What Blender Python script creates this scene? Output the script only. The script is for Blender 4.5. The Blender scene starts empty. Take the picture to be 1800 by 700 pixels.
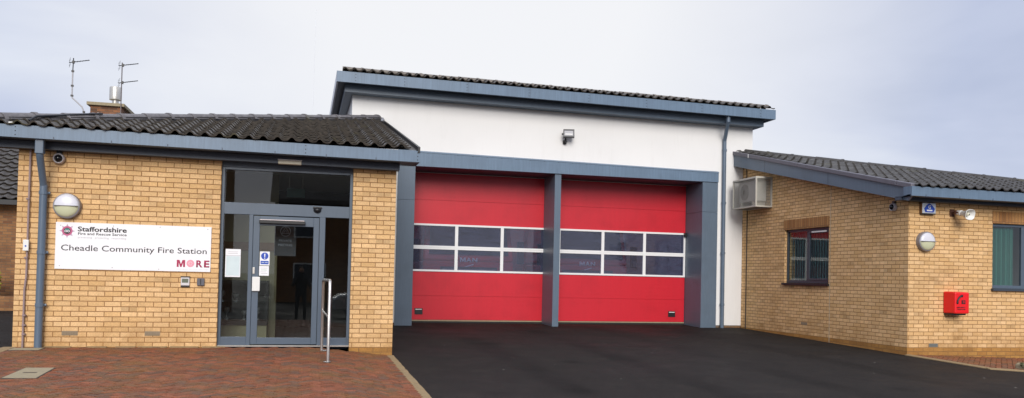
import bpy, bmesh, math, random
from mathutils import Vector, Matrix
random.seed(7)
PI = math.pi
sc = bpy.context.scene
col = bpy.data.collections.new('place'); sc.collection.children.link(col)

# ------------------------------------------------------------------ materials
MATS = {}
class NT:
    def __init__(s, name):
        s.m = bpy.data.materials.new(name); s.m.use_nodes = True
        s.t = s.m.node_tree; s.t.nodes.clear(); s.out = s.n('ShaderNodeOutputMaterial')
    def n(s, typ, **kw):
        x = s.t.nodes.new(typ)
        for k, v in kw.items():
            if k in x.inputs.keys(): x.inputs[k].default_value = v
            else: setattr(x, k, v)
        return x
    def l(s, a, b): s.t.links.new(a, b)
    def coords(s, kind='Object', scale=(1, 1, 1)):
        tc = s.n('ShaderNodeTexCoord'); mp = s.n('ShaderNodeMapping'); mp.inputs['Scale'].default_value = scale
        s.l(tc.outputs[kind], mp.inputs['Vector']); return mp.outputs['Vector']
    def noise(s, vec, scale, detail=4, rough=.55):
        x = s.n('ShaderNodeTexNoise'); x.inputs['Scale'].default_value = scale
        x.inputs['Detail'].default_value = detail; x.inputs['Roughness'].default_value = rough
        s.l(vec, x.inputs['Vector']); return x.outputs['Fac']
    def ramp(s, fac, stops):
        r = s.n('ShaderNodeValToRGB'); e = r.color_ramp.elements
        while len(e) < len(stops): e.new(.5)
        for q, (p, c) in zip(e, stops):
            q.position = p; q.color = (c, c, c, 1) if not hasattr(c, '__len__') else (*c, 1)
        s.l(fac, r.inputs['Fac']); return r.outputs['Color']
    def mix(s, a, b, fac, mode='MIX'):
        x = s.n('ShaderNodeMix', data_type='RGBA', blend_type=mode)
        for sock, v in ((x.inputs[6], a), (x.inputs[7], b), (x.inputs[0], fac)):
            if isinstance(v, bpy.types.NodeSocket): s.l(v, sock)
            elif hasattr(v, '__len__'): sock.default_value = (*v[:3], 1)
            else: sock.default_value = v
        return x.outputs[2]
    def bsdf(s, color, rough=.6, metal=0, spec=.5, bump=None, bd=.005, bs=.5, coat=0):
        b = s.n('ShaderNodeBsdfPrincipled')
        if isinstance(color, bpy.types.NodeSocket): s.l(color, b.inputs['Base Color'])
        else: b.inputs['Base Color'].default_value = (*color, 1)
        if isinstance(rough, bpy.types.NodeSocket): s.l(rough, b.inputs['Roughness'])
        else: b.inputs['Roughness'].default_value = rough
        b.inputs['Metallic'].default_value = metal; b.inputs['Specular IOR Level'].default_value = spec
        b.inputs['Coat Weight'].default_value = coat
        if bump is not None:
            u = s.n('ShaderNodeBump'); u.inputs['Distance'].default_value = bd; u.inputs['Strength'].default_value = bs
            s.l(bump, u.inputs['Height']); s.l(u.outputs['Normal'], b.inputs['Normal'])
        s.l(b.outputs[0], s.out.inputs['Surface']); return b

def plain(name, c, rough=.5, metal=0, var=.12, scale=6, spec=.5, bd=.0, coat=0):
    if name in MATS: return MATS[name]
    t = NT(name); v = t.coords()
    f = t.noise(v, scale, 5)
    cc = t.mix(tuple(x*(1-var) for x in c), tuple(min(1, x*(1+var)) for x in c), f)
    if bd: t.bsdf(cc, rough, metal, spec, t.noise(v, 120, 3), bd, .4, coat)
    else: t.bsdf(cc, rough, metal, spec, coat=coat)
    MATS[name] = t.m; return t.m

def brick_mat(name, c1, c2, mortar, dirt=(.30, .16, .06), dirt_amt=.3, row=.075, length=.225, vert=False, bumps=.6):
    t = NT(name)
    tc = t.n('ShaderNodeTexCoord'); mp = t.n('ShaderNodeMapping')
    if vert: mp.inputs['Rotation'].default_value = (0, 0, PI/2)
    t.l(tc.outputs['UV'], mp.inputs['Vector'])
    def bt(ca, cb, m):
        b = t.n('ShaderNodeTexBrick'); b.offset = 0 if vert else .5
        b.inputs['Color1'].default_value = (*ca, 1); b.inputs['Color2'].default_value = (*cb, 1); b.inputs['Mortar'].default_value = (*m, 1)
        b.inputs['Scale'].default_value = 1; b.inputs['Mortar Size'].default_value = .0066; b.inputs['Mortar Smooth'].default_value = .15
        b.inputs['Bias'].default_value = 0; b.inputs['Brick Width'].default_value = length; b.inputs['Row Height'].default_value = row
        t.l(mp.outputs[0], b.inputs['Vector']); return b
    b = bt(c1, c2, mortar)
    # second, darker accent on a few bricks: white noise per brick cell
    sep = t.n('ShaderNodeSeparateXYZ'); t.l(mp.outputs[0], sep.inputs[0])
    def math_(op, a, bb=None):
        m = t.n('ShaderNodeMath', operation=op)
        for i, v in enumerate((a, bb)):
            if v is None: continue
            if isinstance(v, bpy.types.NodeSocket): t.l(v, m.inputs[i])
            else: m.inputs[i].default_value = v
        return m.outputs[0]
    r = math_('FLOOR', math_('DIVIDE', sep.outputs[1], row))
    off = math_('MULTIPLY', math_('MODULO', math_('ABSOLUTE', r), 2.0), 0 if vert else .5)
    cx = math_('FLOOR', math_('ADD', math_('DIVIDE', sep.outputs[0], length), off))
    cmb = t.n('ShaderNodeCombineXYZ'); t.l(cx, cmb.inputs[0]); t.l(r, cmb.inputs[1])
    wn = t.n('ShaderNodeTexWhiteNoise', noise_dimensions='2D'); t.l(cmb.outputs[0], wn.inputs['Vector'])
    acc = t.ramp(wn.outputs['Value'], [(0, .74), (.06, .88), (.2, .97), (.8, 1.0), (.97, 1.08), (1, 1.15)])
    inb = t.mix((1, 1, 1), acc, math_('SUBTRACT', 1.0, b.outputs['Fac']))
    c = t.mix(b.outputs['Color'], inb, 1.0, 'MULTIPLY')
    big = t.noise(mp.outputs[0], 1.1, 5, .6)
    c = t.mix(c, dirt, t.ramp(big, [(.48, 0), (.75, dirt_amt)]))
    low = t.n('ShaderNodeMapRange'); t.l(sep.outputs[1], low.inputs[0]); low.inputs[1].default_value = .45; low.inputs[2].default_value = .0; low.inputs[3].default_value = 0; low.inputs[4].default_value = 1
    if not vert: c = t.mix(c, (.34, .17, .05), math_('MULTIPLY', low.outputs[0], t.ramp(t.noise(mp.outputs[0], 2.6, 5, .7), [(.42, .05), (.7, .8)])))
    fine = t.noise(mp.outputs[0], 45, 4, .6)
    c = t.mix(c, t.ramp(fine, [(.3, .80), (.7, 1.12)]), 1.0, 'MULTIPLY')
    h = t.mix(t.ramp(b.outputs['Fac'], [(0, 1), (1, 0)]), t.ramp(fine, [(0, 0), (1, 1)]), .2)
    t.bsdf(c, .85, 0, .3, h, .006, bumps)
    MATS[name] = t.m; return t.m

BUFF = brick_mat('buff_brick', (.79, .525, .27), (.68, .425, .19), (.31, .16, .065))
BUFF_R = BUFF
PLINTH = brick_mat('stained_plinth_brick', (.50, .26, .07), (.36, .17, .045), (.22, .12, .05), (.20, .11, .04), .6)
SOLDIER = brick_mat('soldier_brick', (.46, .24, .09), (.33, .15, .055), (.22, .12, .06), row=.075, length=.23, vert=True)
OLDBRICK = brick_mat('old_brown_brick', (.34, .17, .07), (.20, .09, .045), (.17, .12, .08), (.09, .05, .03), .6)
DARKBRICK = brick_mat('engineering_brick', (.12, .08, .06), (.07, .05, .05), (.25, .2, .16))

def panel_paint(name, c, streak=.16, rough=.38, spec=.5):
    t = NT(name); v = t.coords('Object', (14, 14, .9)); w = t.coords('Object', (1.2, 1.2, 1.2))
    a = t.noise(v, 2.2, 6, .7); b = t.noise(w, 1.5, 4)
    cc = t.mix(tuple(x*(1-streak) for x in c), tuple(x*(1+streak) for x in c), t.ramp(a, [(.3, 0), (.7, 1)]))
    cc = t.mix(cc, tuple(x*.72 for x in c), t.ramp(b, [(.5, 0), (.8, .5)]))
    t.bsdf(cc, rough, 0, spec, t.noise(v, 1.0, 2), .002, .15); MATS[name] = t.m; return t.m
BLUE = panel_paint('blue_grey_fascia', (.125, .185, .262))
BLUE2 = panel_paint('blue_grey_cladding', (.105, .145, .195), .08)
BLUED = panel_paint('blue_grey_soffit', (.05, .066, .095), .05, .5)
FRAME = panel_paint('blue_grey_frame', (.085, .115, .155), .05, .35)
FRAMED = panel_paint('dark_grey_frame', (.045, .058, .075), .05, .35)
PIPEM = panel_paint('blue_grey_pipe', (.105, .145, .20), .06, .35)
RED = panel_paint('red_door_panel', (.57, .015, .030), .04, .36)
WHITEF = plain('white_frame', (.80, .80, .80), .4, 0, .03)
REDP = plain('red_plastic', (.75, .008, .012), .35, 0, .04)
BLACK = plain('black_plastic', (.012, .012, .014), .4, 0, .2)
BLACKR = plain('black_rubber', (.02, .02, .02), .8, 0, .2)
WHITEP = plain('white_plastic', (.75, .75, .73), .4, 0, .03)
CREAM = plain('cream_plastic', (.70, .66, .52), .45, 0, .05)
STEEL = plain('brushed_steel', (.62, .60, .57), .32, .9, .12, 30)
GALV = plain('galvanised_steel', (.40, .40, .40), .45, .7, .2, 9)
LEAD = plain('lead_flashing', (.22, .23, .27), .55, .2, .2)
SIGNW = plain('sign_white', (.83, .83, .85), .35, 0, .02, 2)
PRINTK = plain('print_black', (.015, .012, .015), .5)
PRINTG = plain('print_grey', (.48, .47, .50), .5)
PRINTC = plain('print_crimson', (.38, .012, .075), .5, 0, .03)
PINK = plain('print_pink', (.80, .32, .40), .5, 0, .15, 60)
LILAC = plain('print_mauve', (.52, .38, .50), .5, 0, .1)
TEAL = plain('print_teal', (.05, .28, .25), .5)
PRINTB = plain('print_blue', (.010, .06, .42), .4, 0, .03)
CLOTHN = plain('dark_jacket', (.02, .022, .03), .8)
SKIN = plain('skin', (.45, .28, .2), .6, 0, .05)
TIMBER = plain('brown_timber', (.20, .10, .045), .6, 0, .25, 12)
BEIGE = plain('beige_wall_paint', (.30, .27, .17), .8, 0, .04)
PALEW = plain('pale_wall_paint', (.60, .60, .58), .8, 0, .05)
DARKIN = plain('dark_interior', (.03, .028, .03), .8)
CARPET = plain('dark_carpet', (.05, .05, .06), .95, 0, .2, 40)
LAMPG = plain('lamp_silver', (.24, .23, .25), .4, .2, .1)
OPAL = plain('lamp_opal', (.66, .66, .72), .3, 0, .03)
OPALY = plain('lamp_yellowed', (.56, .57, .38), .35, 0, .05)
CONC = plain('pale_concrete', (.31, .26, .165), .85, 0, .25, 14, bd=.003)
KERBM = plain('buff_kerb', (.27, .19, .095), .85, 0, .35, 20, bd=.003)
SAND = plain('joint_sand', (.022, .014, .008), .95, 0, .3, 20)

# white render
t = NT('white_render'); v = t.coords(); w = t.coords('Object', (2.5, 2.5, .35))
cc = t.mix((.76, .755, .745), (.84, .835, .825), t.noise(v, .8, 5))
cc = t.mix(cc, (.56, .55, .52), t.ramp(t.noise(w, 2.0, 6, .7), [(.55, 0), (.85, .25)]))
cc = t.mix(cc, (.62, .60, .56), t.ramp(t.noise(t.coords('Object', (9, 9, .25)), 1.2, 5, .7), [(.58, 0), (.8, .12)]))
t.bsdf(cc, .85, 0, .3, t.noise(v, 160, 3), .002, .4); RENDER = t.m

# roof tiles : dark brown concrete with lichen, colour varied per tile through UV
def tile_mat(name, base, pale, lichen):
    t = NT(name); v = t.coords(); tc = t.n('ShaderNodeTexCoord')
    wn = t.n('ShaderNodeTexWhiteNoise', noise_dimensions='2D'); t.l(tc.outputs['UV'], wn.inputs['Vector'])
    c = t.mix(base, pale, t.ramp(t.noise(v, 9, 8, .75), [(.36, 0), (.70, 1)]))
    c = t.mix(c, lichen, t.ramp(t.noise(v, 38, 4, .7), [(.60, 0), (.72, .55)]))
    c = t.mix(c, (.085, .08, .02), t.ramp(t.noise(v, 1.7, 4), [(.62, 0), (.78, .6)]))
    t.bsdf(c, t.ramp(t.noise(v, 5, 3), [(.3, .36), (.7, .70)]), 0, .6, t.noise(v, 70, 4, .7), .005, .6)
    return t.m
TILE = tile_mat('dark_concrete_tile', (.013, .010, .008), (.060, .047, .034), (.20, .17, .12))
TILE2 = tile_mat('grey_concrete_tile', (.020, .018, .017), (.064, .058, .052), (.12, .11, .09))
RIDGE = tile_mat('grey_ridge_tile', (.085, .078, .078), (.17, .16, .165), (.20, .19, .17))
RIDGED = tile_mat('brown_ridge_tile', (.10, .085, .07), (.21, .18, .15), (.25, .23, .06))
VERGE = plain('purple_grey_verge_trim', (.13, .125, .15), .5, 0, .2, 5)

# asphalt
t = NT('asphalt'); v = t.coords()
n1 = t.noise(v, .35, 5, .6); n2 = t.noise(v, 220, 2, .7); n3 = t.noise(v, 2.2, 6, .65)
c = t.mix((.0095, .0078, .0068), (.019, .0165, .0150), t.ramp(n1, [(.3, 0), (.7, 1)]))
c = t.mix(c, (.032, .026, .022), t.ramp(n3, [(.50, 0), (.8, .6)]))
c = t.mix(c, t.ramp(n2, [(.25, .45), (.75, 1.75)]), 1, 'MULTIPLY')
vo = t.n('ShaderNodeTexVoronoi'); vo.inputs['Scale'].default_value = 1.7; t.l(v, vo.inputs['Vector'])
c = t.mix(c, (.42, .39, .34), t.ramp(vo.outputs['Distance'], [(.018, .85), (.034, 0)]))
c = t.mix(c, t.ramp(t.noise(v, 28, 5, .8), [(.3, .62), (.72, 1.45)]), 1, 'MULTIPLY')
sx = t.n('ShaderNodeSeparateXYZ'); t.l(v, sx.inputs[0])
def band(sock, a, b, c_, d_):
    m1 = t.n('ShaderNodeMapRange', interpolation_type='SMOOTHSTEP'); m1.inputs[1].default_value = a; m1.inputs[2].default_value = b; t.l(sock, m1.inputs[0])
    m2 = t.n('ShaderNodeMapRange', interpolation_type='SMOOTHSTEP'); m2.inputs[1].default_value = c_; m2.inputs[2].default_value = d_; t.l(sock, m2.inputs[0])
    q = t.n('ShaderNodeMath', operation='SUBTRACT'); t.l(m1.outputs[0], q.inputs[0]); t.l(m2.outputs[0], q.inputs[1]); return q.outputs[0]
def mul(a, b):
    q = t.n('ShaderNodeMath', operation='MULTIPLY')
    for i_, x_ in enumerate((a, b)):
        if isinstance(x_, bpy.types.NodeSocket): t.l(x_, q.inputs[i_])
        else: q.inputs[i_].default_value = x_
    return q.outputs[0]
nb = t.ramp(t.noise(v, 1.1, 6, .7), [(.35, .1), (.65, 1)])
for xt in (3.3, 5.2, 7.0, 8.9):
    c = t.mix(c, (.0055, .0048, .0045), mul(mul(band(sx.outputs[0], xt-.35, xt-.1, xt+.1, xt+.35), nb), .75))
damp = mul(band(sx.outputs[1], 1.5, 5.0, 60, 61), nb)
c = t.mix(c, (.0075, .0052, .0045), mul(damp, .7))
vo2 = t.n('ShaderNodeTexVoronoi'); vo2.inputs['Scale'].default_value = .55; t.l(v, vo2.inputs['Vector'])
c = t.mix(c, (.005, .0045, .004), t.ramp(vo2.outputs['Distance'], [(.05, .75), (.16, 0)]))
t.bsdf(c, t.ramp(n1, [(.35, .6), (.65, .95)]), 0, .18, n2, .006, .8); ASPH = t.m

# block paving, coloured per block by a colour attribute
t = NT('block_paving'); at = t.n('ShaderNodeAttribute', attribute_name='tone'); v = t.coords()
c = t.mix(at.outputs['Color'], (.19, .105, .032), t.ramp(t.noise(v, 1.3, 6, .7), [(.46, 0), (.72, .7)]))
c = t.mix(c, t.ramp(t.noise(v, 60, 4, .7), [(.3, .6), (.7, 1.35)]), 1, 'MULTIPLY')
t.bsdf(c, t.ramp(t.noise(v, 2, 4), [(.3, .6), (.7, .85)]), 0, .25, t.noise(v, 90, 3), .004, .6); PAVE = t.m

def glass(name, tint, refl=1.0, rough=.0, wav=.0, base=None, f0=.045):
    t = NT(name)
    tr = t.n('ShaderNodeBsdfTransparent'); tr.inputs[0].default_value = (*tint, 1)
    gl = t.n('ShaderNodeBsdfGlossy'); gl.inputs['Roughness'].default_value = rough; gl.inputs[0].default_value = (refl, refl, refl, 1)
    lw = t.n('ShaderNodeLayerWeight'); pw = t.n('ShaderNodeMath', operation='POWER'); pw.inputs[1].default_value = 5; t.l(lw.outputs['Facing'], pw.inputs[0])
    fr = t.n('ShaderNodeMath', operation='MULTIPLY_ADD'); fr.inputs[1].default_value = .9; fr.inputs[2].default_value = f0; t.l(pw.outputs[0], fr.inputs[0]); lw.inputs['Blend'].default_value = .5
    if wav:
        u = t.n('ShaderNodeBump'); u.inputs['Distance'].default_value = .05; u.inputs['Strength'].default_value = wav
        t.l(t.noise(t.coords('Object', (.7, .7, 2.2)), 1.3, 3), u.inputs['Height']); t.l(u.outputs[0], gl.inputs['Normal'])
    mx = t.n('ShaderNodeMixShader'); t.l(fr.outputs[0], mx.inputs[0]); t.l(tr.outputs[0], mx.inputs[1]); t.l(gl.outputs[0], mx.inputs[2])
    if base:      # scratched, slightly milky plastic
        d = t.n('ShaderNodeBsdfDiffuse'); d.inputs[0].default_value = (*base, 1); m2 = t.n('ShaderNodeMixShader')
        t.l(t.ramp(t.noise(t.coords('Object', (1, 1, 5)), 3, 5), [(.3, .05), (.75, .22)]), m2.inputs[0])
        t.l(mx.outputs[0], m2.inputs[1]); t.l(d.outputs[0], m2.inputs[2]); mx = m2
    t.l(mx.outputs[0], t.out.inputs['Surface']); return t.m
GLASS = glass('window_glass', (.88, .92, .92), 1.0)
POLY = glass('door_pane_polycarbonate', (.72, .74, .84), 1.0, .03, .03, (.15, .17, .27), .06)
LENS = glass('lens_glass', (.9, .9, .9), 1.0)

# ------------------------------------------------------------------ mesh builder
class MB:
    def __init__(s): s.v = []; s.f = []; s.c = []
    def hexa(s, b, t):
        n = len(s.v); s.v += [tuple(p) for p in b] + [tuple(p) for p in t]
        s.f += [(n+3, n+2, n+1, n), (n+4, n+5, n+6, n+7)] + [(n+i, n+(i+1) % 4, n+4+(i+1) % 4, n+4+i) for i in range(4)]; return s
    def box(s, x0, x1, y0, y1, z0, z1):
        return s.hexa([(x0, y0, z0), (x1, y0, z0), (x1, y1, z0), (x0, y1, z0)], [(x0, y0, z1), (x1, y0, z1), (x1, y1, z1), (x0, y1, z1)])
    def poly(s, pts):
        n = len(s.v); s.v += [tuple(p) for p in pts]; s.f.append(tuple(range(n, n+len(pts)))); return s
    def prism(s, pts, d):      # pts polygon, d extrusion vector
        n = len(s.v); k = len(pts); d = Vector(d)
        s.v += [tuple(p) for p in pts] + [tuple(Vector(p)+d) for p in pts]
        s.f += [tuple(range(n+k-1, n-1, -1)), tuple(range(n+k, n+2*k))] + [(n+i, n+(i+1) % k, n+k+(i+1) % k, n+k+i) for i in range(k)]; return s
    def rings(s, rings, closed=True, caps=True):
        n = len(s.v); k = len(rings[0])
        for r in rings: s.v += [tuple(p) for p in r]
        for a in range(len(rings)-1):
            for i in range(k if closed else k-1):
                j = (i+1) % k; s.f.append((n+a*k+i, n+a*k+j, n+(a+1)*k+j, n+(a+1)*k+i))
        if caps: s.f.append(tuple(n+i for i in range(k-1, -1, -1))); s.f.append(tuple(n+(len(rings)-1)*k+i for i in range(k)))
        return s
    def tube(s, pts, r, seg=10, caps=True):
        pts = [Vector(p) for p in pts]; rs = r if hasattr(r, '__len__') else [r]*len(pts); R = []
        up = None
        for i, p in enumerate(pts):
            d = (pts[min(i+1, len(pts)-1)]-pts[max(i-1, 0)]).normalized()
            if up is None: up = d.orthogonal().normalized()
            up = (up - d*up.dot(d)).normalized(); w = d.cross(up)
            k = 1.0
            R.append([p + (up*math.cos(2*PI*j/seg) + w*math.sin(2*PI*j/seg))*rs[i]*k for j in range(seg)])
        return s.rings(R, True, caps)
    def lathe(s, prof, c, axis=(0, 0, 1), seg=24, sc=(1, 1), caps=True):   # prof: (r, h) along axis
        q = Vector(axis).to_track_quat('Z', 'Y').to_matrix(); c = Vector(c)
        return s.rings([[c + q @ Vector((r*sc[0]*math.cos(2*PI*j/seg), r*sc[1]*math.sin(2*PI*j/seg), h)) for j in range(seg)] for r, h in prof], True, caps)
    def sphere(s, c, r, seg=16, n=8, sc=(1, 1, 1)):
        return s.rings([[(c[0]+r*sc[0]*math.sin(PI*(i+.02)/(n+.04))*math.cos(2*PI*j/seg), c[1]+r*sc[1]*math.sin(PI*(i+.02)/(n+.04))*math.sin(2*PI*j/seg), c[2]-r*sc[2]*math.cos(PI*(i+.02)/(n+.04))) for j in range(seg)] for i in range(n+1)])
    def split(s, name, mat, parent=None, label=None, **kw):
        par = list(range(len(s.v)))
        def fd(a):
            while par[a] != a: par[a] = par[par[a]]; a = par[a]
            return a
        for f in s.f:
            for v in f[1:]: par[fd(v)] = fd(f[0])
        G = {}
        for f in s.f: G.setdefault(fd(f[0]), []).append(f)
        o = None
        for fs in G.values():
            q = MB(); ids = sorted({v for f in fs for v in f}); mp = {v: i for i, v in enumerate(ids)}
            q.v = [s.v[v] for v in ids]; q.f = [tuple(mp[v] for v in f) for f in fs]; o = q.build(name, mat, parent, label=label, **kw)
        return o
    def build(s, name, mat, parent=None, smooth=False, bevel=0, label=None, uvoff=(0, 0), fix=True):
        me = bpy.data.meshes.new(name); me.from_pydata(s.v, [], s.f); me.update()
        if fix:
            bm = bmesh.new(); bm.from_mesh(me); bmesh.ops.recalc_face_normals(bm, faces=bm.faces); bm.to_mesh(me); bm.free()
        uv = me.uv_layers.new(name='UVMap').data
        for p in me.polygons:
            n = p.normal; ax = max(range(3), key=lambda i: abs(n[i]))
            for li in p.loop_indices:
                co = me.vertices[me.loops[li].vertex_index].co
                uv[li].uv = ((co.y, co.z), (co.x, co.z), (co.x, co.y))[ax]
                uv[li].uv[0] += uvoff[0] + (.1125 if ax == 0 else 0); uv[li].uv[1] += uvoff[1]
        me.materials.append(mat)
        if smooth:
            for p in me.polygons: p.use_smooth = True
            try: me.set_sharp_from_angle(angle=math.radians(40))
            except Exception: pass
        o = bpy.data.objects.new(name, me); col.objects.link(o); o.parent = parent
        if bevel:
            b = o.modifiers.new('Bevel', 'BEVEL'); b.width = bevel; b.segments = 2; b.limit_method = 'ANGLE'
        if label: o['label'] = label
        return o

def thing(name, label, cat, loc=(0, 0, 0), group=None, rz=0):
    o = bpy.data.objects.new(name, None); col.objects.link(o); o.location = loc; o.rotation_euler = (0, 0, rz)
    o.empty_display_size = .2
    o['label'] = label; o['category'] = cat
    if group: o['group'] = group
    return o
def tag(o, label, cat, group=None):
    o['label'] = label; o['category'] = cat
    if group: o['group'] = group
    return o
def struct(o): o['kind'] = 'structure'; return o
def copy_thing(o, loc, label, rz=None, parent=None):
    c = o.copy(); col.objects.link(c); c.parent = parent
    if parent is None: c.location = loc; c['label'] = label
    if rz is not None: c.rotation_euler = (0, 0, rz)
    for ch in [x for x in list(bpy.data.objects) if x.parent == o]: copy_thing(ch, None, None, None, c)
    return c

def text(name, s, x, z, w, h, mat, parent, y=0, bold=0, M=None, thick=.001, label=None, center=False):
    """letters facing -Y, lower left corner of the ink at x,z, ink size w by h"""
    cu = bpy.data.curves.new(name, 'FONT'); cu.body = s; cu.size = 1; cu.offset = bold; cu.resolution_u = 3
    tmp = bpy.data.objects.new(name+'_tmp', cu); sc.collection.objects.link(tmp)
    bpy.context.view_layer.update()
    me = bpy.data.meshes.new_from_object(tmp.evaluated_get(bpy.context.evaluated_depsgraph_get()))
    bpy.data.objects.remove(tmp); bpy.data.curves.remove(cu)
    xs = [q.co.x for q in me.vertices]; ys = [q.co.y for q in me.vertices]
    x0, x1, y0, y1 = min(xs), max(xs), min(ys), max(ys)
    sx = w/(x1-x0); sy = h/(y1-y0)
    for q in me.vertices: q.co = Vector((x+(q.co.x-x0)*sx, y, z+(q.co.y-y0)*sy))
    bm = bmesh.new(); bm.from_mesh(me)
    r = bmesh.ops.extrude_face_region(bm, geom=bm.faces[:])
    for q in r['geom']:
        if isinstance(q, bmesh.types.BMVert): q.co.y -= thick
    bmesh.ops.recalc_face_normals(bm, faces=bm.faces)
    if M is not None: bmesh.ops.transform(bm, matrix=M, verts=bm.verts)
    bm.to_mesh(me); bm.free(); me.materials.clear(); me.materials.append(mat); me.name = name
    o = bpy.data.objects.new(name, me); col.objects.link(o); o.parent = parent
    if label: o['label'] = label
    return o

# ------------------------------------------------------------------ ground
def gz(y, x=0): return -.075 + .02*max(-18, min(7.4, y)) - .028*max(0, min(8, x-11.1))
def tz(x, y):    # terrace surface
    b = .073 if x < .25 else .073 - (x-.25)/(1.45-.25)*.130
    return b + .02*y
m = MB()
ys = [-600, -200, -60, -18, -12, -6, 0, 7.4, 12, 60, 600]; xs = [-600, -60, 0, 11.1, 19.1, 60, 600]
for yy in ys:
    for xx in xs: m.v.append((xx, yy, gz(yy, xx)))
for j in range(len(ys)-1):
    for i in range(len(xs)-1):
        a = j*len(xs)+i; m.f.append((a, a+1, a+1+len(xs), a+len(xs)))
struct(m.build('ground', ASPH, fix=False))

def paving(name, inside, zf, x0, x1, y0, y1, tone, th=.06):
    """45 degree herringbone of 200x100 blocks, each its own raised block"""
    bm_v, bm_f, cols = [], [], []
    U = .085; c, s_ = math.cos(PI/4), math.sin(PI/4); rg = random.Random(3)
    R = int(max(abs(x0), abs(x1), abs(y0), abs(y1))*1.5/U)+4
    cxm, cym = (x0+x1)/2, (y0+y1)/2; n2 = int(math.hypot(x1-x0, y1-y0)/2/U)+3
    for i in range(-n2, n2):
        for j in range(-n2, n2):
            k = (i-j) % 4
            if k == 0: w, h = 2, 1
            elif k == 3: w, h = 1, 2
            else: continue
            ax, ay, bx, by = i*U, j*U, (i+w)*U, (j+h)*U
            mx, my = (ax+bx)/2, (ay+by)/2
            X, Y = cxm+mx*c-my*s_, cym+mx*s_+my*c
            if not inside(X, Y): continue
            g = .0070; dz = rg.uniform(-.003, .003); tx, ty = rg.uniform(-.03, .03), rg.uniform(-.03, .03)
            pts = []
            for (gg, zz) in ((g, -.03), (g, -.004), (g+.004, 0)):
                for (px, py) in ((ax+gg, ay+gg), (bx-gg, ay+gg), (bx-gg, by-gg), (ax+gg, by-gg)):
                    wx, wy = cxm+px*c-py*s_, cym+px*s_+py*c
                    pts.append((wx, wy, zf(wx, wy)+zz+dz+(px-mx)*tx+(py-my)*ty))
            n = len(bm_v); bm_v += pts
            fs = [(n+8, n+9, n+10, n+11)] + [(n+a*4+q, n+a*4+(q+1) % 4, n+a*4+4+(q+1) % 4, n+a*4+4+q) for a in (0, 1) for q in range(4)]
            bm_f += fs; cc = tone(X, Y, rg); cols += [cc]*len(fs)
    me = bpy.data.meshes.new(name); me.from_pydata(bm_v, [], bm_f); me.update()
    ca = me.color_attributes.new('tone', 'FLOAT_COLOR', 'CORNER')
    for p, cc in zip(me.polygons, cols):
        for li in p.loop_indices: ca.data[li].color = (*cc, 1)
    me.materials.append(PAVE); o = bpy.data.objects.new(name, me); col.objects.link(o); return struct(o)
def tone(X, Y, r):
    a = r.random()
    base = ((.22, .075, .036), (.19, .070, .036), (.165, .076, .042), (.245, .086, .044), (.145, .076, .050))[int(a*4.999)]
    k = r.uniform(.86, 1.14); return tuple(q*k for q in base)
paving('pavement', lambda X, Y: -3.95 < X < 1.28 and -11.5 < Y < -.03, tz, -4.1, 1.3, -11.6, 0, tone)
m = MB()
for (a, b) in ((-4.0, .25), (.25, 1.36)):
    m.poly([(a, -11.5, tz(a, -11.5)-.02), (b, -11.5, tz(b, -11.5)-.02), (b, 0, tz(b, 0)-.02), (a, 0, tz(a, 0)-.02)])
struct(m.build('sand_bed', SAND))
# edging kerbs either side of the terrace, laid as single blocks
def kerb(x0, x1, ya, yb, zf, name='kerb'):
    m = MB(); y = ya; r = random.Random(5)
    while y < yb-.01:
        e = min(y+.2, yb); d = r.uniform(-.002, .002); j = r.uniform(-.004, .004)
        m.hexa([(x0+j, y+.003, gz(y)-.1), (x1+j, y+.003, gz(y)-.1), (x1+j, e-.003, gz(e)-.1), (x0+j, e-.003, gz(e)-.1)],
               [(x0+j, y+.003, zf(y)+d), (x1+j, y+.003, zf(y)+d), (x1+j, e-.003, zf(e)+d), (x0+j, e-.003, zf(e)+d)]); y = e
    return struct(m.build(name, KERBM, bevel=.004))
kerb(1.265, 1.45, -11.5, -.002, lambda y: gz(y)+.022)
kerb(-4.12, -3.95, -11.5, -.002, lambda y: .078+.02*y)
# row of pale mortar fillets at the foot of the left wall
m = MB(); x = -3.6
while x < -1.3:
    L = random.uniform(.25, .6); m.prism([(x, -.002, .066), (x, -.05-random.random()*.03, .070), (x, -.002, .088)], (L, 0, 0)); x += L+random.uniform(.02, .3)
struct(m.build('path_edge_mortar', KERBM))
# paved strip on the right with its edge
zr = lambda x, y: gz(y, x)+.022
# asphalt edge runs from the corner toward the camera
def edge_r(y): return 11.16 if y > -1.9 else 11.16+(-1.9-y)*2.2
paving('pavement', lambda X, Y: -5.0 < Y < -.03 and edge_r(Y)+.02 < X < 15.2, zr, 11, 15.5, -5.6, 0, tone)
m = MB(); m.poly([(a, b, zr(a, b)-.018) for a, b in ((11.13, 0), (11.13, -1.93), (15.2, -3.77), (15.2, 0))])
struct(m.build('sand_bed', SAND))
m = MB(); m.hexa([(11.06, -2.0, gz(-2)-.1), (15.2, -3.90, gz(-3.9, 15.2)-.1), (15.2, -3.77, gz(-3.8, 15.2)-.1), (11.06, -1.9, gz(-1.9)-.1)], [(11.06, -2.0, gz(-2)+.010), (15.2, -3.9, gz(-3.9, 15.2)+.010), (15.2, -3.77, gz(-3.77, 15.2)+.026), (11.06, -1.9, gz(-1.9)+.026)])
m.hexa([(11.06, -1.9, gz(-1.9)-.1), (11.14, -1.9, gz(-1.9)-.1), (11.14, -.003, gz(0)-.1), (11.06, -.003, gz(0)-.1)], [(11.06, -1.9, gz(-1.9)+.012), (11.14, -1.9, gz(-1.9)+.026), (11.14, -.003, gz(0)+.026), (11.06, -.003, gz(0)+.012)])
struct(m.build('kerb', KERBM))

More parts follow.
